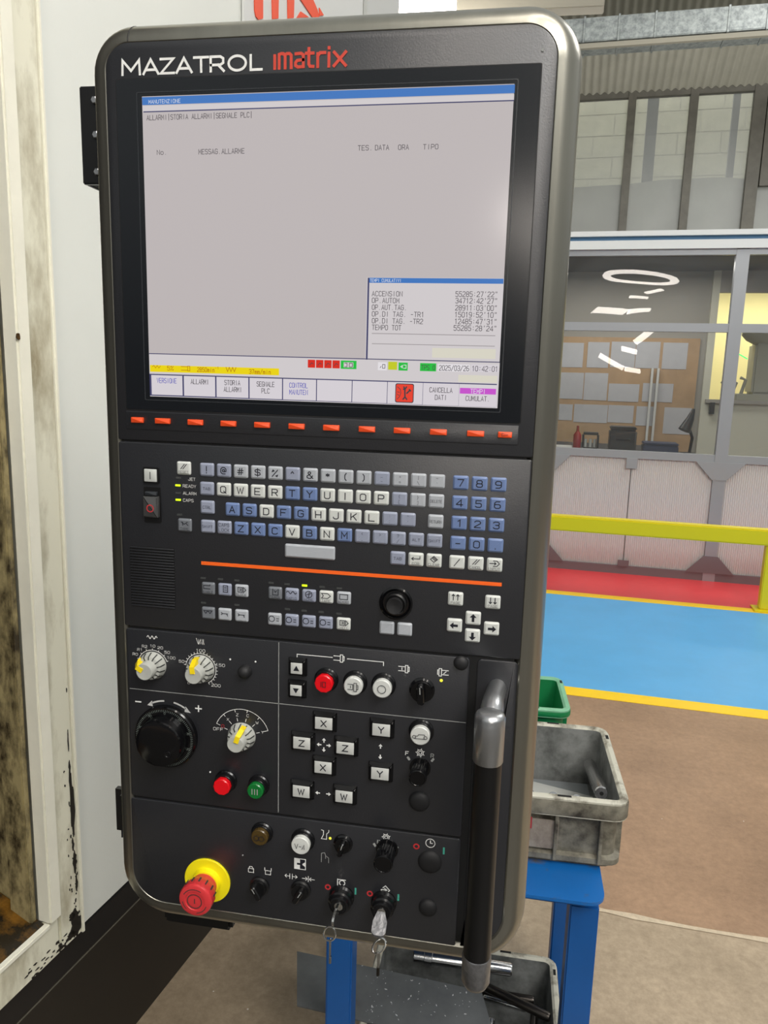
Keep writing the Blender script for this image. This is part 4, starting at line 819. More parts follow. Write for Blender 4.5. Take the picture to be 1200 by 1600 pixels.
def srow(name, x0, x1, yc, hp, m, lv=2):
    """rectangle level with the screen: centre row at pixel x0 is yc"""
    p = 1.05+.08*lv; a = U(x0, yc, p); b = U(x1, yc, p); hh = abs(U(x0, yc-hp/2, p)[1]-U(x0, yc+hp/2, p)[1])
    zc = U((x0+x1)/2, yc, p)[1]; return P_(name, plate(name, rrect(b[0]-a[0], hh), 0, .03), m, (a[0]+b[0])/2, zc, p, scn_)
srow('status_strip', 234.5, 436, 578.3, 10.5, 's_yel')
st('5%', 261, 271, 575.3, 6.5, 's_org'); st('2850min', 308, 335, 577.8, 6.5, 's_org'); st('-1', 336, 341, 575, 4, 's_org'); st('37mm/min', 389, 423, 581, 6.5, 's_org')
a = U(353, 577.5, 1.4); P_('screen_symbol', strokes('screen_symbol', [[(0, 2), (1.5, -1.6), (3, 2), (4.5, -1.6), (6, 2), (7.5, -1.6), (9, 2)]], .45), 's_org', a[0], a[1], 1.4, scn_)
a = U(238, 573, 1.4); P_('screen_symbol', strokes('screen_symbol', [[(0, 0), (1.5, 1.2), (3, -1), (4.5, 1.2), (6, -1), (7.5, .8)]], .35), 's_org', a[0], a[1], 1.4, scn_)
a = U(283, 575.5, 1.4); P_('screen_symbol', strokes('screen_symbol', [[(0, 1.5), (6, 1.5)], [(0, -1.5), (6, -1.5)], [(6, 2), (6, -2), (8, -2), (8, 2), (6, 2)]], .4), 's_org', a[0], a[1], 1.4, scn_)
for i in range(4):
    x = 481+i*12.8; srow('alarm_cell', x, x+11.5, 568.3+.35*i, 12.5, 's_red', 3); a = U(x+3, 568.6+.35*i, 1.45); P_('screen_symbol', strokes('screen_symbol', [[(0, -1), (1.5, 1), (3, 0)]], .5), 's_txt', a[0], a[1], 1.45, scn_)
srow('status_cell', 532.5, 557, 570, 13, 's_grn', 3); srow('status_cell', 537, 552, 570.2, 8, 's_pale', 4)
a = U(538.5, 570.2, 1.5); P_('screen_symbol', strokes('screen_symbol', [[(0, 1.5), (2, 1.5), (2, -1.5), (0, -1.5)], [(4, 1.5), (6.5, 1.5), (6.5, -1.5), (4, -1.5), (4, 1.5)]], .5), 's_txt', a[0], a[1], 1.5, scn_)
srow('status_cell', 590.5, 604.5, 572.3, 12.5, 's_white', 3); srow('status_cell', 606.5, 620.5, 571.5, 12.5, 's_lyel', 3); srow('status_cell', 622.7, 637, 572.8, 12.5, 's_grn', 3); srow('status_cell', 656.3, 681.5, 573.8, 12.5, 's_grn', 3)
srow('status_cell', 684, 734, 574.8, 11.5, 's_white', 3); srow('status_cell', 736, 779, 575.5, 11.5, 's_cell', 3); srow('status_cell', 716, 777, 592, 11, 's_cream', 3)
a = U(594, 572.3, 1.5); P_('screen_symbol', strokes('screen_symbol', [[(0, -1.2), (.8, 0)], [(2, 1.5), (4, 1.5), (4, -1.5), (2, -1.5), (2, 1.5)]], .45), 's_txt', a[0], a[1], 1.5, scn_)
a = U(626, 572.8, 1.5); P_('screen_symbol', strokes('screen_symbol', [[(0, 0), (1.5, 1), (1.5, -1), (0, 0)], [(2.5, 1.3), (4.5, 1.3), (4.5, -1.3), (2.5, -1.3)]], .5), 's_white', a[0], a[1], 1.5, scn_)
st('TPS 0', 658, 680, 574.3, 7, 's_txt', 5); st('2025/03/26', 686, 733, 575.3, 7.6, 's_txt', 5, .4); st('10:42:01', 738, 776.5, 576.3, 7.6, 's_txt', 5, .4)
cells = [235.5, 286.3, 337.3, 389, 441.5, 494.5, 550, 605, 660.6, 717, 776]
yt = lambda x: 585+(x-235)*.0293; yb_ = lambda x: 617+(x-236)*.0375
P_('cell_grid', plate('cell_grid', rrect(U(776.5, 600)[0]-U(235, 600)[0], U(235, 584)[1]-U(235, 618)[1]), 0, .02), 's_line', (U(776.5, 600)[0]+U(235, 600)[0])/2, (U(235, 584)[1]+U(235, 618)[1])/2, 1.2, scn_)
for a, b in zip(cells[:-1], cells[1:]): sr('softkey_cell', a+.9, yt(a)+.8, b-.9, yb_(b)-.8, 's_cell', 3)
for s, x, w_, py, m in (('VERSIONE', 260.5, 31, 594.8, 's_btxt'), ('ALLARMI', 311.5, 27, 596.5, 's_txt'), ('STORIA', 363, 25, 598, 's_txt'), ('ALLARMI', 363, 27, 608.5, 's_txt'), ('SEGNALE', 415, 28, 600.3, 's_txt'), ('PLC', 415, 13, 610.8, 's_txt'), ('CONTROL', 466.5, 29, 602.2, 's_btxt'), ('MANUTEN', 466.5, 29, 612.8, 's_btxt'), ('CANCELLA', 689, 36, 609.5, 's_txt'), ('DATI', 688, 17, 621, 's_txt'), ('CUMULAT.', 745.5, 36, 622.8, 's_txt')):
    st(s, x-w_/2, x+w_/2, py, 7.2, m, 5, .3)
srow('softkey_highlight', 718.5, 775, 611.3, 9, 's_mag', 5); st('TEMPI', 735, 757, 611.5, 6.5, 's_wtxt', 6)
cx, cz = U(632, 614.3, 1.4); P_('alarm_icon', plate('alarm_icon', rrect(15.4, 15.6, 1.5), 0, .03), 's_txt', cx, cz, 1.4, scn_); P_('alarm_icon', plate('alarm_icon', rrect(14, 14.2, 1.2), 0, .03), 's_ired', cx, cz, 1.46, scn_)
P_('screen_symbol', strokes('screen_symbol', [[(-1, -5), (.5, -3), (.2, 3), (1.5, 5)], [(-.8, 3.2), (.2, 3), (-.6, 5)], [(.5, -3), (2, -5)], [(2, 0), (4.5, 2.5)], [(4, 3), (5, 2)]], 1.2), 's_txt', cx, cz, 1.53, scn_)
P_('screen_symbol', strokes('screen_symbol', [[(-6, 5), (-3.5, 3), (-3, 0), (-4, -3), (-6, -5)], [(-6, 1), (-4, .5)], [(-6, -1), (-4.5, -2)]], .5), 's_txt', cx, cz, 1.53, scn_)
# soft key row
q0 = U(197, 641); q1 = U(811, 666); q2 = U(810, 696); q3 = U(198, 670)
P_('softkey_strip', plate('softkey_strip', rrect(q1[0]-q0[0], (q0[1]+q1[1]-q2[1]-q3[1])/2, 1, 3, (q0[0]+q1[0])/2, (q0[1]+q1[1]+q2[1]+q3[1])/4), 0, .9, .4), 'face')
sk = [(214.6, 654.3), (254, 656.3), (305.2, 658.6), (356.8, 661.1), (409.5, 663.4), (463.4, 666.5), (517.5, 668.5), (573.3, 671.2), (628.2, 673.6), (684.9, 676), (743.1, 678.4), (789, 680.2)]
skz = sum(U(*p)[1] for p in sk)/12
skw, ske = plate('softkey', rrect(13.8, 4.7, .4, 2), 0, 2.2, .5), plate('softkey', rrect(11.2, 4.7, .4, 2), 0, 2.2, .5)
for i, p in enumerate(sk):
    o = P_('softkey', ske if i in (0, 11) else skw, 'orange', U(*p, 2)[0], skz, .9, label='orange softkey')
P_('marking', strokes('marking', [[(-2.5, 1.3), (-2.5, -1.3), (2.5, 0), (-2.5, 1.3)]], .4), 'ink', U(*sk[11], 3)[0], skz, 3.15, o)
# ---- keyboard
kW, kH = 12.9, 11.7
kme = {}
def keyme(w_=kW, h_=kH):
    k = (w_, h_)
    if k not in kme:
        pl = rrect(w_, h_, 1.5, 3); bm = bmesh.new(); loft(bm, [yr(pl, 0), yr(pl, .9), yr(inset(pl, .45), 1.3), yr(inset(pl, 1.1), 1.8), yr(inset(pl, 1.5), 2.1)]); kme[k] = fin(bm, 'key', 22)
    return kme[k]
def key(X, Z, m, leg=None, h=5.6, wd=None, wt=None, name='key', w_=kW, h_=kH, sym=None, sub=None, dz=0.):
    o = P_(name, keyme(w_, h_), m, X, Z, .4, label={'key_w': 'white key', 'key_b': 'blue grey key', 'key_l': None, 'key_g': None, 'key_d': 'dull grey key'}.get(m))
    if leg: P_('legend', textme(leg, h, wd, wt=wt, asp=1.5 if wt else 1.25), 'ink', X, Z+dz, 2.58, o)
    if sym: P_('legend', strokes('legend', sym, .7), 'ink', X, Z, 2.58, o)
    if sub: P_('legend', textme(sub, 1.9, min(9.5, 1.75*len(sub)+1)), 'ink', X, Z-3.2, 2.58, o)
    return o
def krow(p0, p1, items):
    a, b = U(*p0, 1.5), U(*p1, 1.5); n = len(items); zc = (a[1]+b[1])/2
    for i, it in enumerate(items):
        t = i/(n-1); X = a[0]+(b[0]-a[0])*t; Z = zc
        m, s = it[0], it[1]
        if len(s) <= 1: key(X, Z, m, s, 4.6 if s in '([{)]}|~^*' else 5.6, wt=.85)
        elif '\n' in s:
            o = key(X, Z, m); t1, t2 = s.split('\n')
            P_('legend', textme(t1, 2.6), 'ink', X, Z+2.4, 2.58, o); P_('legend', textme(t2, 2.6), 'ink', X, Z-2.2, 2.58, o)
        else: key(X, Z, m, s, 2.3, min(10, 2*len(s)+1.))
W_, B_k, Lk, Gk = 'key_w', 'key_b', 'key_l', 'key_g'
krow((323.3, 733.3), (683, 752.9), [(Lk, '!'), (Lk, '@'), (Gk, '#'), (Gk, '$'), (Gk, '%'), (Lk, '^'), (Gk, '&'), (Gk, '*'), (Gk, '('), (Gk, ')'), (Lk, '_\n-'), (Gk, '+\n='), (Gk, '|\n\\'), (Gk, '~\n`')])
krow((323.3, 762.9), (681.7, 783.7), [(Lk, 'TAB'), (W_, 'Q'), (W_, 'W'), (W_, 'E'), (W_, 'R'), (B_k, 'T'), (B_k, 'Y'), (W_, 'U'), (W_, 'I'), (W_, 'O'), (W_, 'P'), (Lk, '{\n['), (Gk, '}\n]'), (Gk, 'DELETE')])
krow((363.3, 795.5), (637.4, 812.6), [(B_k, 'A'), (B_k, 'S'), (W_, 'D'), (B_k, 'F'), (B_k, 'G'), (W_, 'H'), (W_, 'J'), (W_, 'K'), (W_, 'L'), (Lk, ':\n;'), (Lk, '"\n\'')])
krow((324.7, 822.1), (678.9, 845.6), [(Lk, 'SHIFT'), (Lk, 'CAPS\nLOCK'), (B_k, 'Z'), (B_k, 'X'), (B_k, 'C'), (W_, 'V'), (B_k, 'B'), (W_, 'N'), (B_k, 'M'), (Lk, '<\n,'), (Lk, '>\n.'), (Lk, '?\n/'), (Lk, 'ALT'), (Lk, 'SHIFT')])
X, Z = U(324.1, 792.5, 1.5); key(X, Z, Lk, 'CTRL', 2.3, 8)
X, Z = U(680.6, 815, 1.5); key(X, Z, Gk, 'RETURN', 2.3, 10.5)
for p0, p1, ch in (((719.9, 754.6), (779, 757), '789'), ((718.3, 785.6), (777.4, 788.9), '456'), ((717.2, 817.3), (775.5, 820.6), '123'), ((715.5, 848.9), (774.1, 852.2), '-0.')): krow(p0, p1, [(B_k if c != '0' else B_k, c) for c in ch])
X, Z = U(484, 862.5, 1.5); key(X, Z, Gk, w_=45, h_=12, name='space_bar')
ent = [[(3.5, 3), (3.5, .8), (-3.5, .8)], [(-2, 2), (-3.6, .8), (-2, -.4)]]
clr = [[(0, 4), (3, 1.3), (0, -1.2), (-3, 1.3), (0, 4)], [(-1.5, 2.6), (1.5, 0)], [(0, 4), (-1.5, 2.6)], [(-.5, 3.2), (2.2, .8)]]
inp = [[(-1, 3.6), (2, 3.6), (4, 1.3), (2, -1), (-1, -1)], [(-4, 1.3), (1, 1.3)], [(0, 2.3), (1.2, 1.3), (0, .3)]]
sl2 = [[(-2.5, -.6), (1, 3.6)], [(-.5, -.6), (3, 3.6)]]
for (px, py), m, s, sym, sub in (((621.5, 872.3), Lk, 'TAB', None, None), ((649.8, 874.2), W_, None, ent, 'EOB'), ((678.1, 876.1), W_, None, clr, 'CLEAR'), ((713.9, 878.6), W_, None, [[(-2.2, -3), (2.2, 3)]], None), ((743.3, 880.5), W_, None, sl2, 'CANCEL'), ((772.7, 882.7), W_, None, inp, 'INPUT'),
                              ((287.3, 731.5), W_, None, sl2, 'RESET'), ((288.7, 820.5), 'key_d', None, [[(-3, 3), (0, 1), (3, 3)], [(-1.5, 3), (-1.5, 0)], [(2, 1.5), (3.5, 0)]], 'TYPE')):
    X, Z = U(px, py, 1.5); key(X, Z, m, s, 2.4, 7 if s else None, sym=sym, sub=sub)
icon = {'step': [[(-4, 3), (-4, 0), (2, 0)], [(-4, 3), (2, 3), (2, 4)]], 'doc': [[(-1, 4), (3, 4), (3, -2), (-1, -2), (-1, 4)], [(0, 2), (2, 2)], [(0, 0), (2, 0)]], 'box': [[(-3.5, 3.4), (3.5, 3.4), (3.5, -1), (-3.5, -1), (-3.5, 3.4)]],
        'play': [[(-3, 3.4), (1, 3.4), (1, -1), (-3, -1), (-3, 3.4)], [(-1.6, 2), (-.2, 2), (-.2, .4), (-1.6, .4)], [(2, 3.6), (4.5, 1.2), (2, -1.2), (2, 3.6)]], 'wave': [[(-4.5+9*i/20, 2+1.1*math.sin(i/20*4*PI)) for i in range(21)]],
        'home': [arcpts(3, 0, 360, 14, 0, 1.4), [(-2, 1), (2, 2.4)], [(0, -1), (.5, 3.6)]], 'tape': [[(-4, 3.4), (1.5, 3.4), (4, 1.2), (1.5, -1), (-4, -1), (-2.4, 1.2), (-4, 3.4)]], 'wrench': [[(-3, 2), (-1.6, 1), (-3, 0)], [(-1.6, 1), (3, 1)], [(2.2, 1), (3, -1)]],
        'mouse': [arcpts(2.6, 0, 360, 12, -2.4, .5), [(-3.6, 3), (-1.2, 3)], [(2, 1), (4, 1)], [(2, -1), (4, -1)]], 'grid': [[(-4, 2.5), (4, 2.5)], [(-4, 2.5), (-2, 0), (0, 2.5), (2, 0), (4, 2.5)]], 'frame': [[(-2, 4), (-2, -1.4), (3, -1.4), (3, 4)], [(-.6, 2.6), (.5, 1), (1.6, 2.6)]]}
fk = [((325.5, 919.5), 'key_d', 'step', 'SINGLE'), ((351.3, 921.3), 'key_l', 'doc', None), ((377.5, 923.2), Gk, 'play', 'BLOCK'), ((325.5, 957.9), 'key_d', 'grid', None), ((351.3, 960), Gk, 'wrench', None), ((377.5, 962.1), Gk, 'wrench', None),
      ((430, 926.7), 'key_d', 'frame', 'TEACH'), ((456.1, 928.8), Lk, 'wave', 'RAPID'), ((482.8, 930.9), Lk, 'home', 'HOME'), ((509.8, 932.8), W_, 'tape', 'TAPE'), ((537.3, 934.5), Gk, 'box', 'MEMORY'),
      ((429.2, 967.5), Gk, 'mouse', None), ((455.9, 969.3), Lk, 'mouse', None), ((482.5, 971.2), Lk, 'mouse', None), ((509, 973.3), Lk, 'mouse', None), ((536.7, 975), W_, 'play', 'MDI')]
for (px, py), m, ic, sub in fk: X, Z = U(px, py, 1.5); key(X, Z, m, sym=icon[ic], sub=sub, w_=12.4, h_=11.2)
ledme = plate('indicator', rrect(4.8, 1.7, .3, 2), 0, .5)
for px, py, on in ((318, 903, 0), (344.7, 904.8, 0), (370.3, 906.7, 0), (318.3, 941.5, 0), (370.5, 945, 0), (424, 910.5, 0), (448.8, 912.5, 0), (476.2, 914.6, 1), (503.3, 916.8, 0), (530.5, 919, 0), (449.3, 951.5, 0), (475.5, 954, 0), (502, 956, 0), (529.8, 958.8, 0),
                   (279.3, 746.4, 0), (278.5, 758.2, 1), (279, 770, 0), (279, 780.8, 1), (281, 804, 0)):
    X, Z = U(px, py); P_('indicator', ledme, 'led_on' if on else 'led_off', X, Z, .4, label='lit yellow green indicator' if on else None)
for s, l, r, py in (('JET', 294, 305.5, 748.8), ('READY', 285.5, 306.5, 759.7), ('ALARM', 286, 307, 771), ('CAPS', 286, 302.5, 781.9)): ptext(s, l, py-.3, r, py+.3, 2.5, 'white', .5)
# joystick and its two keys
X, Z = U(618.9, 942.2); js = P_('pointing_stick', lathe('pointing_stick', [(14.6, 0), (14.6, 1.2), (13.2, 1.8), (11.6, .9), (11.2, .6)], 40, 30), 'blackgloss', X, Z, .4, label='black round pointing stick')
P_('stick_collar', lathe('stick_collar', [(9.6, 0), (9.4, 3), (8.2, 4.2), (7.2, 3.2)], 32, 30), 'black', X, Z, .8, js); P_('stick_tip', lathe('stick_tip', [(6, 0), (6.4, 6), (7.2, 8.4), (6.8, 9.6), (3, 8.8), (.5, 8.5)], 32, 40), 'rubber', X, Z, .8, js)
for px, py in ((604.4, 981.2), (632.2, 983.5)): X, Z = U(px, py, 1.5); key(X, Z, Gk)
ar = {'u': [(0, 4), (3, .8), (1.1, .8), (1.1, -3), (-1.1, -3), (-1.1, .8), (-3, .8)]}
rotp = lambda pl, k: [(x*math.cos(k)-z*math.sin(k), x*math.sin(k)+z*math.cos(k)) for x, z in pl]
for px, py, k in ((739.3, 966, 0), (710.1, 977, PI/2), (767.9, 982.4, -PI/2), (738.2, 993.1, PI)):
    X, Z = U(px, py, 1.5); o = key(X, Z, W_); P_('legend', polys('legend', [rotp(ar['u'], k)]), 'ink', X, Z, 2.58, o)
for px, py, sg in ((711.8, 935.6, 1), (769.9, 941, -1)):
    X, Z = U(px, py, 1.5); o = key(X, Z, W_, sub='PAGE')
    P_('legend', strokes('legend', [l for x in (-1.9, 1.9) for l in ([(x, -1), (x, 4)], [(x-1.1, 1.5+sg*1.3), (x, 1.5+sg*2.6), (x+1.1, 1.5+sg*1.3)])], .75), 'ink', X, Z, 2.58, o)
# orange rule, power buttons, speaker grille
a, b = U(315, 880), U(784, 912.5); P_('orange_trim', plate('orange_trim', rrect(b[0]-a[0], 3.1), 0, .4), 'orange2', (a[0]+b[0])/2, (a[1]+b[1])/2, .4, label='thin orange trim line')
X, Z = U(235.9, 742.7, 2); o = P_('power_on_button', plate('power_on_button', rrect(14.6, 14.2, .8, 2), 0, 2), 'black', X, Z, .4); o2 = P_('cap', plate('cap', rrect(11.6, 11.2, .5, 2), 0, 1.6, .6), 'key_w', X, Z, 2.2, o, label='white cap'); P_('marking', strokes('marking', [[(0, -3), (0, 3)]], .8), 'groove', X, Z, 3.85, o)
X, Z = U(237.5, 789, 2); o = P_('power_off_button', plate('power_off_button', rrect(15.6, 32, .8, 2), 0, 1), 'black', X, Z, .4, label='covered power off button')
P_('guard_cover', plate('guard_cover', rrect(14, 19, .6, 2), 0, 4.5, 1.2), 'clearplastic', X, Z-1.5, 1.2, o, label='clear hinged cover'); P_('hinge', plate('hinge', rrect(11, 3.5, .4, 2), 0, 3, .5), 'lip', X, Z+10.5, 1.2, o); P_('marking', strokes('marking', [arcpts(3.1, 0, 360, 14)], .9), 'softred', X, Z-2.5, 5.8, o)
a, b = U(203, 852), U(275, 949); bm = bmesh.new(); ns = 22; z0, z1 = U(203, 852)[1], (U(203, 948)[1]+U(275, 950)[1])/2
gr = P_('speaker_grille', plate('speaker_grille', rrect(b[0]-a[0], z0-z1, 1, 3), 0, .3), 'hole', (a[0]+b[0])/2, (z0+z1)/2, .3, label='slotted black speaker grille')
slat = plate('grille_slat', rrect(b[0]-a[0]-.6, (z0-z1)/ns*.56, .2, 1), 0, 1.1, .3)
for i in range(ns): P_('grille_slat', slat, 'face', (a[0]+b[0])/2, z0-(i+.5)*(z0-z1)/ns, .5, gr)
# ---- printed lines on the switch plate
xv = (U(437, 1003)[0]+U(434, 1262)[0])/2
P_('printed_line', plate('printed_line', rrect(.7, d2-d3-5), 0, .05), 'dimwhite', xv, (d2+d3)/2, .42)
zh = U(440, 1099.5)[1]; xa = xl+3
P_('printed_line', plate('printed_line', rrect(xR-xa-1, .7), 0, .05), 'dimwhite', (xR+xa)/2, zh, .42)
# ---- rotary knobs with yellow pointers
kn_s = lathe('knob', [(13.3, 0), (13.3, 1.5), (12.8, 3), (11.0, 8.0), (8.0, 8.6)], 40, 30); kn_c = lathe('knob_cap', [(8.2, 0), (7.9, 9), (7.4, 9.8), (.4, 9.4)], 32, 40)
gm = (lambda bm: ([loft(bm, [[(c*r*.001-s*w_*.001, -p*.001, s*r*.001+c*w_*.001) for w_, p in ((-.5, p0), (.5, p0), (.5, p1), (-.5, p1))] for r, p0, p1 in ((8.3, 7, 8.95), (11.2, 6, 8.2), (13.2, 2, 3.2))]) for c, s in [(math.cos(t), math.sin(t)) for t in [2*PI*(i+.5)/14 for i in range(14)]]], fin(bm, 'groove'))[1])(bmesh.new())
def pointer():
    bm = bmesh.new(); pf = [(2, 18.2), (8.5, 18.0), (12.6, 10), (12.9, 4), (2, 4)]
    loft(bm, [[(x*.001, -p*.001, -.0023) for x, p in pf], [(x*.001, -p*.001, .0023) for x, p in pf]]); return fin(bm, 'pointer', 20)
ptr = pointer()
def rknob(px, py, ang, lab):
    X, Z = U(px, py, 3); o = P_('rotary_knob', kn_s, 'knob', X, Z, .4, label=lab); P_('groove', gm, 'groove', X, Z, .5, o); P_('cap', kn_c, 'knob', X, Z, 8.4, o); P_('pointer', ptr, 'yellow', X, Z, .5, o, rot=(0, -math.radians(ang), 0), label='yellow pointer'); return X, Z
k1 = rknob(237, 1041, 150, 'grey override knob with a yellow pointer'); k2 = rknob(312, 1046.5, 97, 'grey override knob with a yellow pointer'); k3 = rknob(376.5, 1152, 72, 'grey axis selector knob with a yellow pointer')
def marks(X, Z, lines, wd=.5, m='white', lab=None, name='marking'): return P_(name, strokes(name, lines, wd), m, X, Z, .52, label=lab)
marks(*k1, [arcpts(14.8, 160, 20, 20)]+[[(14.8*math.cos(t), 14.8*math.sin(t)), (16.2*math.cos(t), 16.2*math.sin(t))] for t in [math.radians(a) for a in (160, 137, 113, 90, 67, 43, 20)]])
marks(*k2, [arcpts(14.8, 170, -60, 28)]+[[(14.8*math.cos(t), 14.8*math.sin(t)), (16.4*math.cos(t), 16.4*math.sin(t))] for t in [math.radians(170-11.5*i) for i in range(21)]])
marks(*U(238, 995.6), [[(-5+10*i/24, 1.4*math.sin(i/24*5*PI)) for i in range(25)]], .6)
marks(*U(313, 1002), [[(-3.6, 2.6), (-2, -2.6), (-1.4, 2.6), (-1.2, -2.6)], [(-1.2, -2.6), (.6, 2.6), (.6, -2.6), (2.2, 2.6), (2.4, -2.6)], [(2.4, -2.6), (3.4, 2.6), (3.8, -2.6)]], .5)
for s, x, y, h in (('R0', 211.7, 1021.8, 2.4), ('R1', 218.2, 1014.7, 2.4), ('R2', 226.4, 1009.7, 2.4), ('10', 239, 1009, 2.4), ('20', 250.7, 1011.8, 2.4), ('50', 261.5, 1019, 2.4), ('100', 268.2, 1027.6, 2.4), ('100', 314, 1016.4, 2.6), ('50', 284, 1033, 2.4), ('150', 344.7, 1039, 2.6), ('200', 337.8, 1070.6, 2.6), ('0', 295.5, 1066.7, 2.2), ('OFF', 341.2, 1138.8, 2.8)):
    X, Z = U(x, y); P_('lettering', textme(s, h, asp=1.55), 'white', X, Z, .52)
Xk, Zk = k3; R3 = 26.5
marks(Xk, Zk, [arcpts(R3, 158, 18, 24)]+[[(R3*math.cos(t), R3*math.sin(t)), (r2*math.cos(t), r2*math.sin(t))] for t, r2 in [(math.radians(158), 23), (math.radians(132), 24), (math.radians(105), 24), (math.radians(78), 24), (math.radians(50), 24), (math.radians(18), 21)]]+[[(18*math.cos(t), 18*math.sin(t)), (15*math.cos(t), 15*math.sin(t))] for t in [math.radians(a) for a in (160, 132, 105, 76, 46, 18)]], .5)
for s, x, y in (('X', 356.4, 1123.7), ('Z', 371, 1116.5), ('C', 387.4, 1118), ('W', 401.9, 1129), ('Y', 410.4, 1144)): X, Z = U(x, y); P_('lettering', textme(s, 2.4, asp=1.5), 'white', X, Z, .52)
X, Z = U(348.5, 1134); P_('lettering', textme('O', 2.8, asp=1.5), 'softred', X, Z, .52, label='red letter')
# ---- hand wheel
X, Z = U(260.5, 1149.5, 2); hw = P_('hand_wheel', lathe('hand_wheel', [(30.5, 0), (30.5, 5), (29.5, 6.2), (27.5, 6.4)], 56, 30), 'blackgloss', X, Z, .4, label='black graduated hand wheel')
P_('wheel_knob', lathe('wheel_knob', [(23.8, 0), (23.5, 2), (22.6, 12), (21.8, 13.6), (19, 14.2), (1, 14)], 18, 20), 'blackgloss', X, Z, 6.6, hw)
P_('graduation', strokes('graduation', [[(26.2*math.cos(t), 26.2*math.sin(t)), (28.2*math.cos(t), 28.2*math.sin(t))] for t in [2*PI*i/100 for i in range(100)]], .35), 'tick', X, Z, 6.95, hw)
for s_, a_g in (('0', 88), ('10', 52), ('90', 124), ('20', 16), ('30', -20), ('80', 160)):
    t = math.radians(a_g); P_('dial_number', textme(s_, 2), 'tick', X+24.9*math.cos(t), Z+24.9*math.sin(t), 6.95, hw)
cxk, czk = X+13*math.cos(math.radians(-42)), Z+13*math.sin(math.radians(-42))
P_('crank_recess', lathe('crank_recess', [(3.6, 0), (3.4, .8), (2.2, .9), (1.6, .4)], 20), 'ringblack', cxk, czk, 20.6, hw); P_('crank_slot', plate('crank_slot', rrect(8, 2.2, 1, 3), 0, .4), 'ringblack', cxk+5.4, czk+5.2, 20.5, hw, rot=(0, -math.radians(48), 0))
R4 = 33.3
P_('direction_arrow', polys('direction_arrow', [arcpts(R4+1.6, 94, 116, 8)+arcpts(R4, 116, 94, 8), [(R4*math.cos(math.radians(115))-.6, R4*math.sin(math.radians(115))+3), ((R4+1)*math.cos(math.radians(125)), (R4+1)*math.sin(math.radians(125))), ((R4-2.5)*math.cos(math.radians(117)), (R4-2.5)*math.sin(math.radians(117)))]]), 'arrowgrey', X, Z, .52)
P_('direction_arrow', polys('direction_arrow', [arcpts(R4+1.6, 56, 78, 8)+arcpts(R4, 78, 56, 8), [(R4*math.cos(math.radians(57))+.6, R4*math.sin(math.radians(57))+3), ((R4+1)*math.cos(math.radians(46)), (R4+1)*math.sin(math.radians(46))), ((R4-2.5)*math.cos(math.radians(55)), (R4-2.5)*math.sin(math.radians(55)))]]), 'arrowgrey', X, Z, .52)
marks(*U(216.4, 1096), [[(-2.6, 0), (2.6, 0)]], 1.3); marks(*U(310.5, 1106.8), [[(-2.8, 0), (2.8, 0)], [(0, -2.8), (0, 2.8)]], 1.3)
for px, py in ((360, 1030), (399.5, 1033.7), (328.7, 1206)): X, Z = U(px, py); P_('locating_dot', lathe('locating_dot', [(.9, 0), (.7, .5)], 10), 'white', X, Z, .4)
X, Z = U(381, 1051, 4); P_('rubber_plug', lathe('rubber_plug', [(6.5, 0), (6.2, 3), (4.8, 6), (2.5, 7.4), (.3, 7.8)], 28, 60), 'rubber', X, Z, .4, label='small domed black plug')
# ---- round buttons
def rbutton(px, py, m, lab, r=8.6, hh=9, symb=None, domed=False, ring='ringblack', sides=32, p=9):
    X, Z = U(px, py, p); o = P_('push_button', lathe('push_button', [(r+2.6, 0), (r+2.6, 1.5), (r+1.6, 2.6), (r+1.2, hh-3.2), (r+1., hh-3)], 36, 30), ring, X, Z, .4, label=lab)
    prof = [(r, 0), (r, 4.2), (r-.8, 5.), (.3, 5.6 if domed else 5.0)]; P_('lens', lathe('lens', prof, sides, 40), m, X, Z, hh-2.8, o)
    if symb: P_('marking', strokes('marking', symb, .55), 'ink', X, Z, hh+3.1, o)
    return X, Z
rbutton(348.3, 1227, 'redbtn', 'red round push button', 8.2, 11, sides=10); X, Z = rbutton(400.4, 1233.5, 'greenbtn', 'green round push button', 7.6, 11)
P_('marking', strokes('marking', [[(-2.5, 2.5), (-2.5, -2.5)], [(2.5, 2.5), (2.5, -2.5)], [(0, 2.5), (0, -2.5)]], .9), 'dimwhite', X, Z, 13.6)
spi = [[(-4.5, 2.4), (0, 2.4), (0, -2.4), (-4.5, -2.4)], [(-2, -1), (-2, 1)], [(1, 3.8), (1, -3.8), (3.4, -3.8), (3.4, 3.8), (1, 3.8)], [(3.4, 2), (4.6, 2), (4.6, -2), (3.4, -2)]]
rbutton(506.8, 1067, 'redbtn', 'red round push button', 8.4, 10, [[(-2, 2.4), (-2, -2.4)], [(-.6, 2.4), (2, 2.4), (2, -2.4), (-.6, -2.4), (-.6, 2.4)]], sides=10)
rbutton(552.3, 1071.5, 'whitebtn', 'white round push button with spindle symbol', 8.4, 9, spi); rbutton(597.2, 1075.3, 'whitebtn', 'white round push button with circle symbol', 8.4, 9, [arcpts(3.6, 0, 360, 20)])
rbutton(656.7, 1148.7, 'whitebtn', 'white round push button with conveyor symbol', 8.6, 9, [arcpts(1.4, 0, 360, 10, -5, -.6), arcpts(1.4, 0, 360, 10, 5, -.6), [(-3.6, .4), (-2, .4), (-1, 2), (4, 2), (4.5, .8)], [(-4, -2), (4, -2)]])
rbutton(405.5, 1308.5, 'brownbtn', 'smoked brown round indicator button', 8, 8, [arcpts(2.5, 0, 360, 12, -2.5), arcpts(2.5, 0, 360, 12, 2.5)])
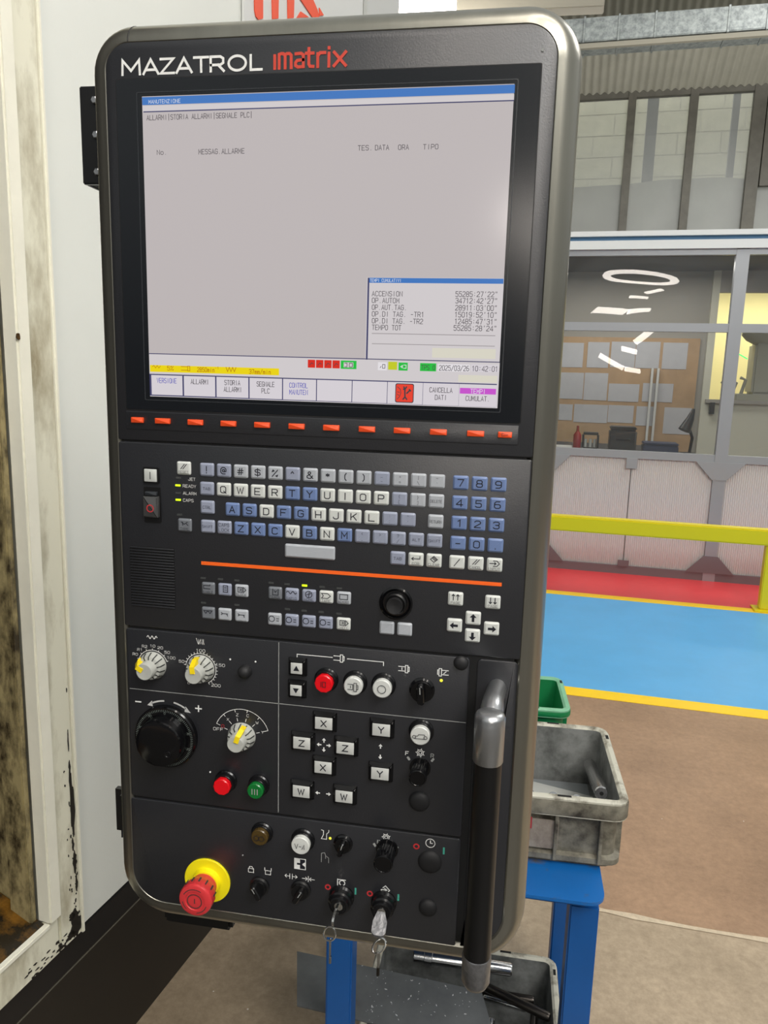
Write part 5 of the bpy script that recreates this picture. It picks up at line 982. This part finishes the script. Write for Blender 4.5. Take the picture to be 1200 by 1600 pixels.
rbutton(470, 1320, 'whitebtn', 'white round push button with door symbol', 8.8, 9, [[(-5, 2.4), (-3.4, -2.4), (-2, 2.4)], [(-.8, 0), (1, 0)], [(2, -2.4), (4, 2.4), (4, -2.4)]])
# ---- square push buttons
def sbutton(px, py, w_, h_, lab, text=None, tri=None):
    X, Z = U(px, py, 5); pl = rrect(w_+6.5, h_+6.5, .8, 2); bm = bmesh.new(); loft(bm, [yr(pl, 0), yr(pl, 1), yr(inset(pl, 2.6), 5.4), yr(inset(pl, 3.2), 5.4), yr(inset(pl, 3.3), 4.4)])
    o = P_('square_button', fin(bm, 'square_button', 25), 'black', X, Z, .4, label=lab); P_('cap', plate('cap', rrect(w_, h_, .4, 2), 0, 1.2, .4), 'whitebtn', X, Z, 4.8, o, label='white cap')
    if text: P_('legend', textme(text, 5.6, asp=1.5, bold=.02), 'ink', X, Z, 6.15, o)
    if tri: P_('legend', polys('legend', [[(-2.8, -2.2*tri), (2.8, -2.2*tri), (0, 2.6*tri)]]), 'ink', X, Z, 6.15, o)
sbutton(463.5, 1044, 10.6, 10.4, 'square white button with up triangle', tri=1); sbutton(462.7, 1078.5, 10.6, 10.4, 'square white button with down triangle', tri=-1)
for px, py, s, l in ((506, 1130, 'X', 'upper X axis button'), (505, 1198.8, 'X', 'lower X axis button'), (471.7, 1160.7, 'Z', 'left Z axis button'), (539.6, 1168.5, 'Z', 'right Z axis button'), (595.8, 1140.2, 'Y', 'upper Y axis button'), (593.8, 1208.6, 'Y', 'lower Y axis button'), (470.9, 1236.3, 'W', 'left W axis button'), (537.6, 1244.4, 'W', 'right W axis button')):
    sbutton(px, py, 16., 11.6, l, s)
def darrow(k, d0, L_=3.2, w_=1.9, t=.55, stem=1.3): return rotp([(0, d0+L_), (w_, d0+.4+.6), (t, d0+.8), (t, d0-stem), (-t, d0-stem), (-t, d0+.8), (-w_, d0+1.)], k)
def parr(px, py, ks, d0=3.6): X, Z = U(px, py); P_('direction_arrow', polys('direction_arrow', [darrow(k, d0) for k in ks]), 'white', X, Z, .52)
parr(506.3, 1163.7, [0, PI/2, PI, -PI/2]); parr(594.5, 1174, [0, PI], 4.2); parr(505, 1239.3, [PI/2, -PI/2], 4.2)
# spindle bracket print
a, b, c, d = U(464.5, 1021.5), U(519.5, 1027), U(543, 1029.3), U(599.5, 1034.5); zz = (a[1]+d[1])/2
marks(0, zz, [[(a[0], -3.4), (a[0], 0), (b[0], 0)], [(c[0], 0), (d[0], 0), (d[0], -3.4)]], .7)
sp_ = [[(-6, 2), (0, 2)], [(-6, -2), (0, -2)], [(0, 3.4), (0, -3.4), (2.2, -3.4), (2.2, 3.4), (0, 3.4)], [(2.2, 2), (3.4, 2), (3.4, -2), (2.2, -2)]]
marks(U(532, 1028.7)[0], zz-.3, sp_, .7); marks(*U(633.5, 1045), sp_+[[(-3, -1), (-3, 1)]], .7); marks(*U(690, 1050.3), [[(-x, z) for x, z in l] for l in sp_]+[[(2, -1), (4, 1)]], .7)
X, Z = U(689.5, 1063); P_('indicator', lathe('indicator', [(1.5, 0), (1.2, .6)], 12), 'led_y', X, Z, .4, label='lit yellow indicator'); X, Z = U(632.5, 1056); P_('indicator', lathe('indicator', [(1.3, 0), (1, .5)], 12), 'led_off', X, Z, .4)
# selector switches
def selector(px, py, r, hh, lab, ang=90, m='blackgloss'):
    X, Z = U(px, py, hh*.6); o = P_('selector_switch', lathe('selector_switch', [(r+1, 0), (r+1, 2), (r-.6, 3), (r-.8, hh*.5)], 32, 30), m, X, Z, .4, label=lab)
    bm = bmesh.new(); pl = rrect(r*1.75, r*.62, r*.3, 4); loft(bm, [yr(pl, 0), yr(pl, hh*.6-1), yr(inset(pl, .8), hh*.6)]); P_('grip', fin(bm, 'grip', 30), m, X, Z, hh*.5, o, rot=(0, -math.radians(ang), 0))
    P_('pointer_line', plate('pointer_line', rrect(r*.6, .8), 0, .1), 'dimwhite', X+.45*r*math.cos(math.radians(ang)), Z+.45*r*math.sin(math.radians(ang)), hh*1.1+.1, o, rot=(0, -math.radians(ang), 0)); return o
selector(658, 1083, 10.2, 14, 'glossy black selector switch', 95); selector(534, 1324, 8, 12, 'black selector switch', 75); selector(402, 1391.5, 8.6, 13, 'black selector switch', 120, 'black'); selector(467, 1397, 8.6, 13, 'black selector switch', 60, 'black')
def knurl(px, py, r, hh, lab):
    X, Z = U(px, py, hh); bm = bmesh.new(); n = 48
    g_ = [((r if i % 2 else r-.5)*math.cos(2*PI*i/n), (r if i % 2 else r-.5)*math.sin(2*PI*i/n)) for i in range(n)]; c_ = circ(r-.3, n)
    loft(bm, [yr(circ(r+1.8, n), 0), yr(circ(r+1.8, n), 1.6), yr(g_, 1.7), yr(g_, hh-3), yr(c_, hh-2.4), yr(circ(r+.4, n), hh-2), yr(circ(r+.2, n), hh-.4), yr(circ(r-.8, n), hh), yr(circ(r-1.2, n), hh-.6), yr(circ(.4, n), hh-.6)])
    P_('knurled_knob', fin(bm, 'knurled_knob', 25), 'blackgloss', X, Z, .4, label=lab)
knurl(652.3, 1216.5, 7.6, 20, 'black knurled knob'); knurl(598.3, 1351, 8.4, 24, 'black knurled knob')
for px, py, r in ((720, 1038, 6.5), (654.5, 1255, 9.5), (668, 1422, 8.5), (671, 1350, 11)):
    X, Z = U(px, py, 4); P_('blanking_plug', lathe('blanking_plug', [(r, 0), (r*.97, 1.6), (r*.8, 3.2), (r*.4, 4.2), (.3, 4.4)], 32, 60), 'rubber', X, Z, .4, label='round black blanking plug')
gear = [arcpts(1.5, 0, 360, 10)]+[arcpts(2.8, 0, 360, 14)]+[[(2.8*math.cos(t), 2.8*math.sin(t)), (4*math.cos(t), 4*math.sin(t))] for t in [2*PI*i/7+.4 for i in range(7)]]
marks(*U(656.7, 1175.7), gear, .6); marks(*U(603.5, 1307.8), gear, .6)
for s, x, y, m in (('F', 636, 1176.5, 'white'), ('R', 675.5, 1180.5, 'dimwhite'), ('F', 591.8, 1315, 'dimwhite'), ('R', 614.5, 1319, 'dimwhite')): X, Z = U(x, y); P_('lettering', textme(s, 3.4, asp=1.3, bold=.02), m, X, Z, .52)
for px, py, k in ((638.5, 1184.5, -35), (676, 1187, 35), (585.5, 1319.5, -35), (620, 1324.5, 35)): X, Z = U(px, py); P_('indicator', plate('indicator', rrect(2, 3.6, .3, 2), 0, .4), 'dimwhite', X, Z, .4, rot=(0, -math.radians(-k), 0))
# clock, rings and bars
for px, py in ((650.7, 1322), (512.5, 1385.5), (578, 1395.7)): marks(*U(px, py), [arcpts(2.3, 0, 360, 14)], 1.3, 'softred')
for px, py in ((693.5, 1329), (555.7, 1392), (622.5, 1401.8)): marks(*U(px, py), [[(0, -2.8), (0, 2.8)]], 1.7, 'greenprint')
marks(*U(672.5, 1317), [arcpts(4.2, 0, 360, 20), [(0, 0), (0, 2.6)], [(0, 0), (2, 0)]], .7)
marks(*U(533.8, 1379.5), [arcpts(2.6, 0, 360, 16, .6, .3), [(-3.8, 4), (-3.8, -3.2), (3.8, -3.2)], [(-3.8, 3.6), (3.8, 3.6)]], .8); marks(*U(602.4, 1390), [[(0, 4.2), (4, 0), (0, -4.2)], [(0, 4.2), (-2.4, 2)], [(0, -4.2), (-4, -.6)], [(-1, 1.4), (1.4, 0), (-1, -1.4)], [(-4, 0), (1, 0)]], .8)
marks(*U(508.9, 1303.8), [[(-4, 4.5), (-2, 4), (-2, 0), (-4, -4.5), (1, -4.5), (1, 1), (3, 3), (3, 5)]], .6); marks(*U(508.9, 1339.5), [[(-4, -5), (-4, 4), (-1, 5), (0, 2), (0, -1)], [(0, 2), (3, 0), (3, -5)]], .55, 'dimwhite')
X, Z = U(516, 1309.5); P_('indicator', lathe('indicator', [(1.4, 0), (1, .6)], 12), 'led_y', X, Z, .4, label='lit yellow indicator')
marks(*U(392.5, 1358), [[(-2.6, -3), (2.6, -3), (2.6, 1), (-2.6, 1), (-2.6, -3)], [(-1.8, 1), (-1.4, 3.2), (1, 3.2), (2.4, 1)]], .6); marks(*U(419, 1361.5), [[(-2.6, -3), (2.6, -3), (2.6, 1), (-2.6, 1), (-2.6, -3)], [(-3.2, 1), (-3.2, 4)], [(3.2, 1), (3.2, 4)]], .6)
X, Z = U(469, 1349.5); o = P_('symbol_plate', plate('symbol_plate', rrect(11.4, 11.4), 0, .1), 'white', X, Z, .42, label='white door symbol square'); P_('marking', polys('marking', [[(0, -5), (5, -5), (5, -2.4), (2.4, -.6), (2.4, .6), (5, 2.4), (5, 5), (0, 5), (0, 1), (-3, 1), (-3, -1), (0, -1)]]), 'ink', X, Z, .56, o)
marks(*U(455, 1368.6), [[(-6, 0), (-1.4, 0)], [(-4.4, 1.6), (-6, 0), (-4.4, -1.6)], [(-1.2, -2.6), (-1.2, 2.6)], [(1.2, -2.6), (1.2, 2.6)], [(1.2, 0), (6, 0)], [(4.4, 1.6), (6, 0), (4.4, -1.6)]], .6)
marks(*U(482, 1373), [[(-6, 0), (-1, 0)], [(-2.6, 1.6), (-1, 0), (-2.6, -1.6)], [(0, -2.8), (0, 2.8)], [(6, 0), (1, 0)], [(2.6, 1.6), (1, 0), (2.6, -1.6)]], .6)
X, Z = U(379.5, 1336); P_('locating_dot', lathe('locating_dot', [(.8, 0), (.6, .4)], 10), 'dimwhite', X, Z, .4)
# ---- emergency stop
X, Z = U(324.2, 1375.5, 1); es = P_('emergency_stop', lathe('emergency_stop', [(23.2, 0), (23.2, 1.4), (22.6, 1.8), (14.5, 1.8)], 56, 30), 'estop_y', X, Z, .4, label='emergency stop with yellow disc and red mushroom head')
P_('yellow_collar', lathe('yellow_collar', [(14.4, 0), (13.6, 6), (12, 6.2)], 40, 30), 'estop_y', X, Z, 2.1, es)
n = 56; hd = bmesh.new(); kn = [((16.2 if (i//2) % 2 else 15.7)*math.cos(2*PI*i/n), (16.2 if (i//2) % 2 else 15.7)*math.sin(2*PI*i/n)) for i in range(n)]
loft(hd, [yr(circ(12.2, n), 0), yr(circ(12.2, n), 4), yr(circ(13.4, n), 8), yr(kn, 13), yr(kn, 19), yr(circ(16.2, n), 21.5), yr(circ(15.4, n), 23.2), yr(circ(13.2, n), 24), yr(circ(9.6, n), 24), yr(circ(9.2, n), 23.4), yr(circ(.5, n), 23.8)])
P_('mushroom_head', fin(hd, 'mushroom_head', 30), 'estop_r', X, Z, 7.5, es, label='red mushroom head')
P_('marking', strokes('marking', [arcpts(12, 60, 150, 10), arcpts(12, 190, 225, 5), arcpts(12, 280, 340, 8), arcpts(7, 0, 360, 22)], .8), 'groove', X, Z, 31.7, es)
P_('marking', strokes('marking', [[(0, -2.2), (0, 2.2)]], .9), 'groove', X, Z, 31.6, es)
for t in [math.radians(a) for a in (10, 35, 60, 85, 110, 135, 160)]:
    me = boxme('grip_slot', -.0007, .0007, -.0055, 0, -.0003, .0004); P_('grip_slot', me, 'groove', X+16.1*math.cos(t), Z+16.1*math.sin(t), 19, es, rot=(0, -t+PI/2, 0))
# ---- key switches
def kswitch(px, py): X, Z = U(px, py, 9); o = P_('key_switch', lathe('key_switch', [(12, 0), (12, 2), (10.5, 4), (10.2, 7), (11, 8), (11, 9.6), (9.6, 10.6), (9, 14), (7.6, 14.6), (7.2, 14), (.4, 14)], 36, 30), 'ringblack', X, Z, .4, label='black key switch'); P_('lock_core', lathe('lock_core', [(4, 0), (4, .8), (3.4, 1)], 20), 'chrome', X, Z, 14.4, o, label='chrome lock core'); return X, Z
s1 = kswitch(531, 1410); s2 = kswitch(597.5, 1419)
# ---- handle
tx, tz = U(763.5, 1112, 58); bx_, bz_ = U(744.5, 1548, 58); hx = (tx+bx_)/2; PH = 58
hd_ = P_('grab_handle', tubeme('grab_handle', [Vector((0, 0, z*.001)) for z in (U(750, 1493, PH)[1]-tz, U(762, 1187, PH)[1]-tz)], .0114, 28), 'black', hx, tz, PH, label='vertical black grab handle with silver ends')
zt_, zb_ = tz, bz_+4; g1, g0 = U(762, 1187, PH)[1], U(750, 1493, PH)[1]
def tb2(name, pts, rad, m, lab): P_(name, tubeme(name, [Vector((x*.001, -p*.001, z*.001)) for x, z, p in pts], [r*.001 for r in rad], 28, 50), m, 0, 0, 0, hd_, label=lab)
mtx, mtz = U(777, 1072, 0)
tb2('upper_end', [(hx, g1-1, PH), (hx, g1, PH), (hx, zt_-4, PH), (hx, zt_-1, PH), (hx, zt_+.2, PH)], [11.6, 12.2, 12.2, 10.8, 8.0], 'satin', 'silver upper end')
tb2('upper_arm', [(hx, zt_-14, PH-3), (hx+.5, zt_-9, PH-9), (hx+1, zt_-5, PH-18), (hx+1.5, zt_-4, 25), (mtx, zt_-4, -.5)], [7, 9, 9.4, 8.6, 8], 'satin', 'silver upper arm')
tb2('lower_end', [(hx, g0+1, PH), (hx, g0, PH), (hx, zb_+7, PH), (hx, zb_+2, PH), (hx, zb_, PH)], [11.6, 12.2, 12.0, 9.6, 6], 'worn', 'worn silver lower end')
zq = zbot+26; tb2('lower_arm', [(hx, g0-4, PH-3), (hx, max(g0-2, zq), PH-14), (hx, zq, 22), (hx, zq, -.5)], [8, 10.5, 10, 9], 'satin', 'silver lower arm')
# bracket plates behind the left edge and a cable gland under the housing
def back(px0, py0, px1, py1, y, d=.004):
    a = U(px0, py0, -y*1000); b = U(px1, py1, -y*1000); return a[0], b[0], b[1], a[1]
x0, x1, z0, z1 = back(125, 136, 175, 288, .08)
br = P_('mounting_bracket', boxme('mounting_bracket', x0*.001, x1*.001, .078, .084, z0*.001, z1*.001, .001), 'black', label='black mounting bracket with bolts')
P_('bracket_flange', boxme('bracket_flange', x0*.001, x0*.001+.004, .084, .12, z0*.001, z1*.001, .001), 'black', 0, 0, 0, br)
for fz in (.12, .5, .85): P_('bolt', lathe('bolt', [(3.4, 0), (3.4, 2.5), (2.6, 3)], 6, 20), 'satin', x0+16, z0+(z1-z0)*fz, -78, br, label='bright bolt head')
x0, x1, z0, z1 = back(178, 1218, 215, 1318, .08); P_('lower_bracket', boxme('lower_bracket', x0*.001, x1*.001, .07, .1, z0*.001, z1*.001, .012), 'black')
a_, b_ = U(268, 1425, -80), U(372, 1432, -80); P_('swivel_mount', boxme('swivel_mount', a_[0]*.001, b_[0]*.001, .06, .13, (b_[1]-5)*.001, (b_[1]+40)*.001, .004), 'black')

# ---- the two keys hanging in the switches (liftable things of their own)
def keyset(S, lab, style):
    X, Z = S; o0 = Vector((X*.001, -.0158, 1.4+Z*.001))
    r = root('key', tuple(o0), lab, 'key', 'keys in the key switches')
    if style == 0:
        bm = bmesh.new(); pf = rpoly([(-4, -.5, .5), (4, -.5, .5), (5.5, 14, 2), (3, 22, 3), (-3, 22, 3), (-5.5, 14, 2)], 3)
        loft(bm, [[(-.001, -z*.001, -x*.001) for x, z in pf], [(.001, -z*.001, -x*.001) for x, z in pf]]); ob('key_bow', fin(bm, 'key_bow'), 'chrome', r)
        rc = Vector((-.003, -.020, -.012)); pts = [rc+Vector((.0055*math.cos(t), .002*math.sin(t), .0055*math.sin(t))) for t in [2*PI*i/24 for i in range(25)]]
        ob('key_ring', tubeme('key_ring', pts, .0008, 6), 'chrome', r); ob('spare_key', boxme('spare_key', -.003, -.0015, -.022, -.019, -.034, -.0165, .0004), 'chrome', r); ob('spare_key_tip', tubeme('spare_key_tip', [(-.002, -.021, -.041), (-.002, -.021, -.034)], .0013, 6), 'chrome', r)
    else:
        bm = bmesh.new(); pf = rpoly([(-3.5, -.5, .5), (3.5, -.5, .5), (6.5, 8, 2), (6.5, 20, 4), (-6.5, 20, 4), (-6.5, 8, 2)], 3)
        loft(bm, [[(x*.001, -z*.001*.75, -z*.0006-.001) for x, z in pf], [(x*.001, -z*.001*.75, -z*.0006+.001) for x, z in pf]]); ob('key_bow', fin(bm, 'key_bow'), 'worn', r)
        rc = Vector((.002, -.019, -.018)); pts = [rc+Vector((.006*math.cos(t), .003*math.sin(t), .006*math.sin(t+.6))) for t in [2*PI*i/24 for i in range(25)]]
        ob('key_ring', tubeme('key_ring', pts, .0009, 6), 'chrome', r); ob('spare_key', boxme('spare_key', .001, .0035, -.022, -.0205, -.038, -.022, .0004), 'chrome', r); ob('spare_key_tip', tubeme('spare_key_tip', [(.002, -.0212, -.046), (.002, -.0212, -.038)], .0015, 6), 'darksteel', r)
keyset(s1, 'chrome key on a split ring hanging in the left key switch', 0); keyset(s2, 'flat silver key with a twisted ring in the right key switch', 1)
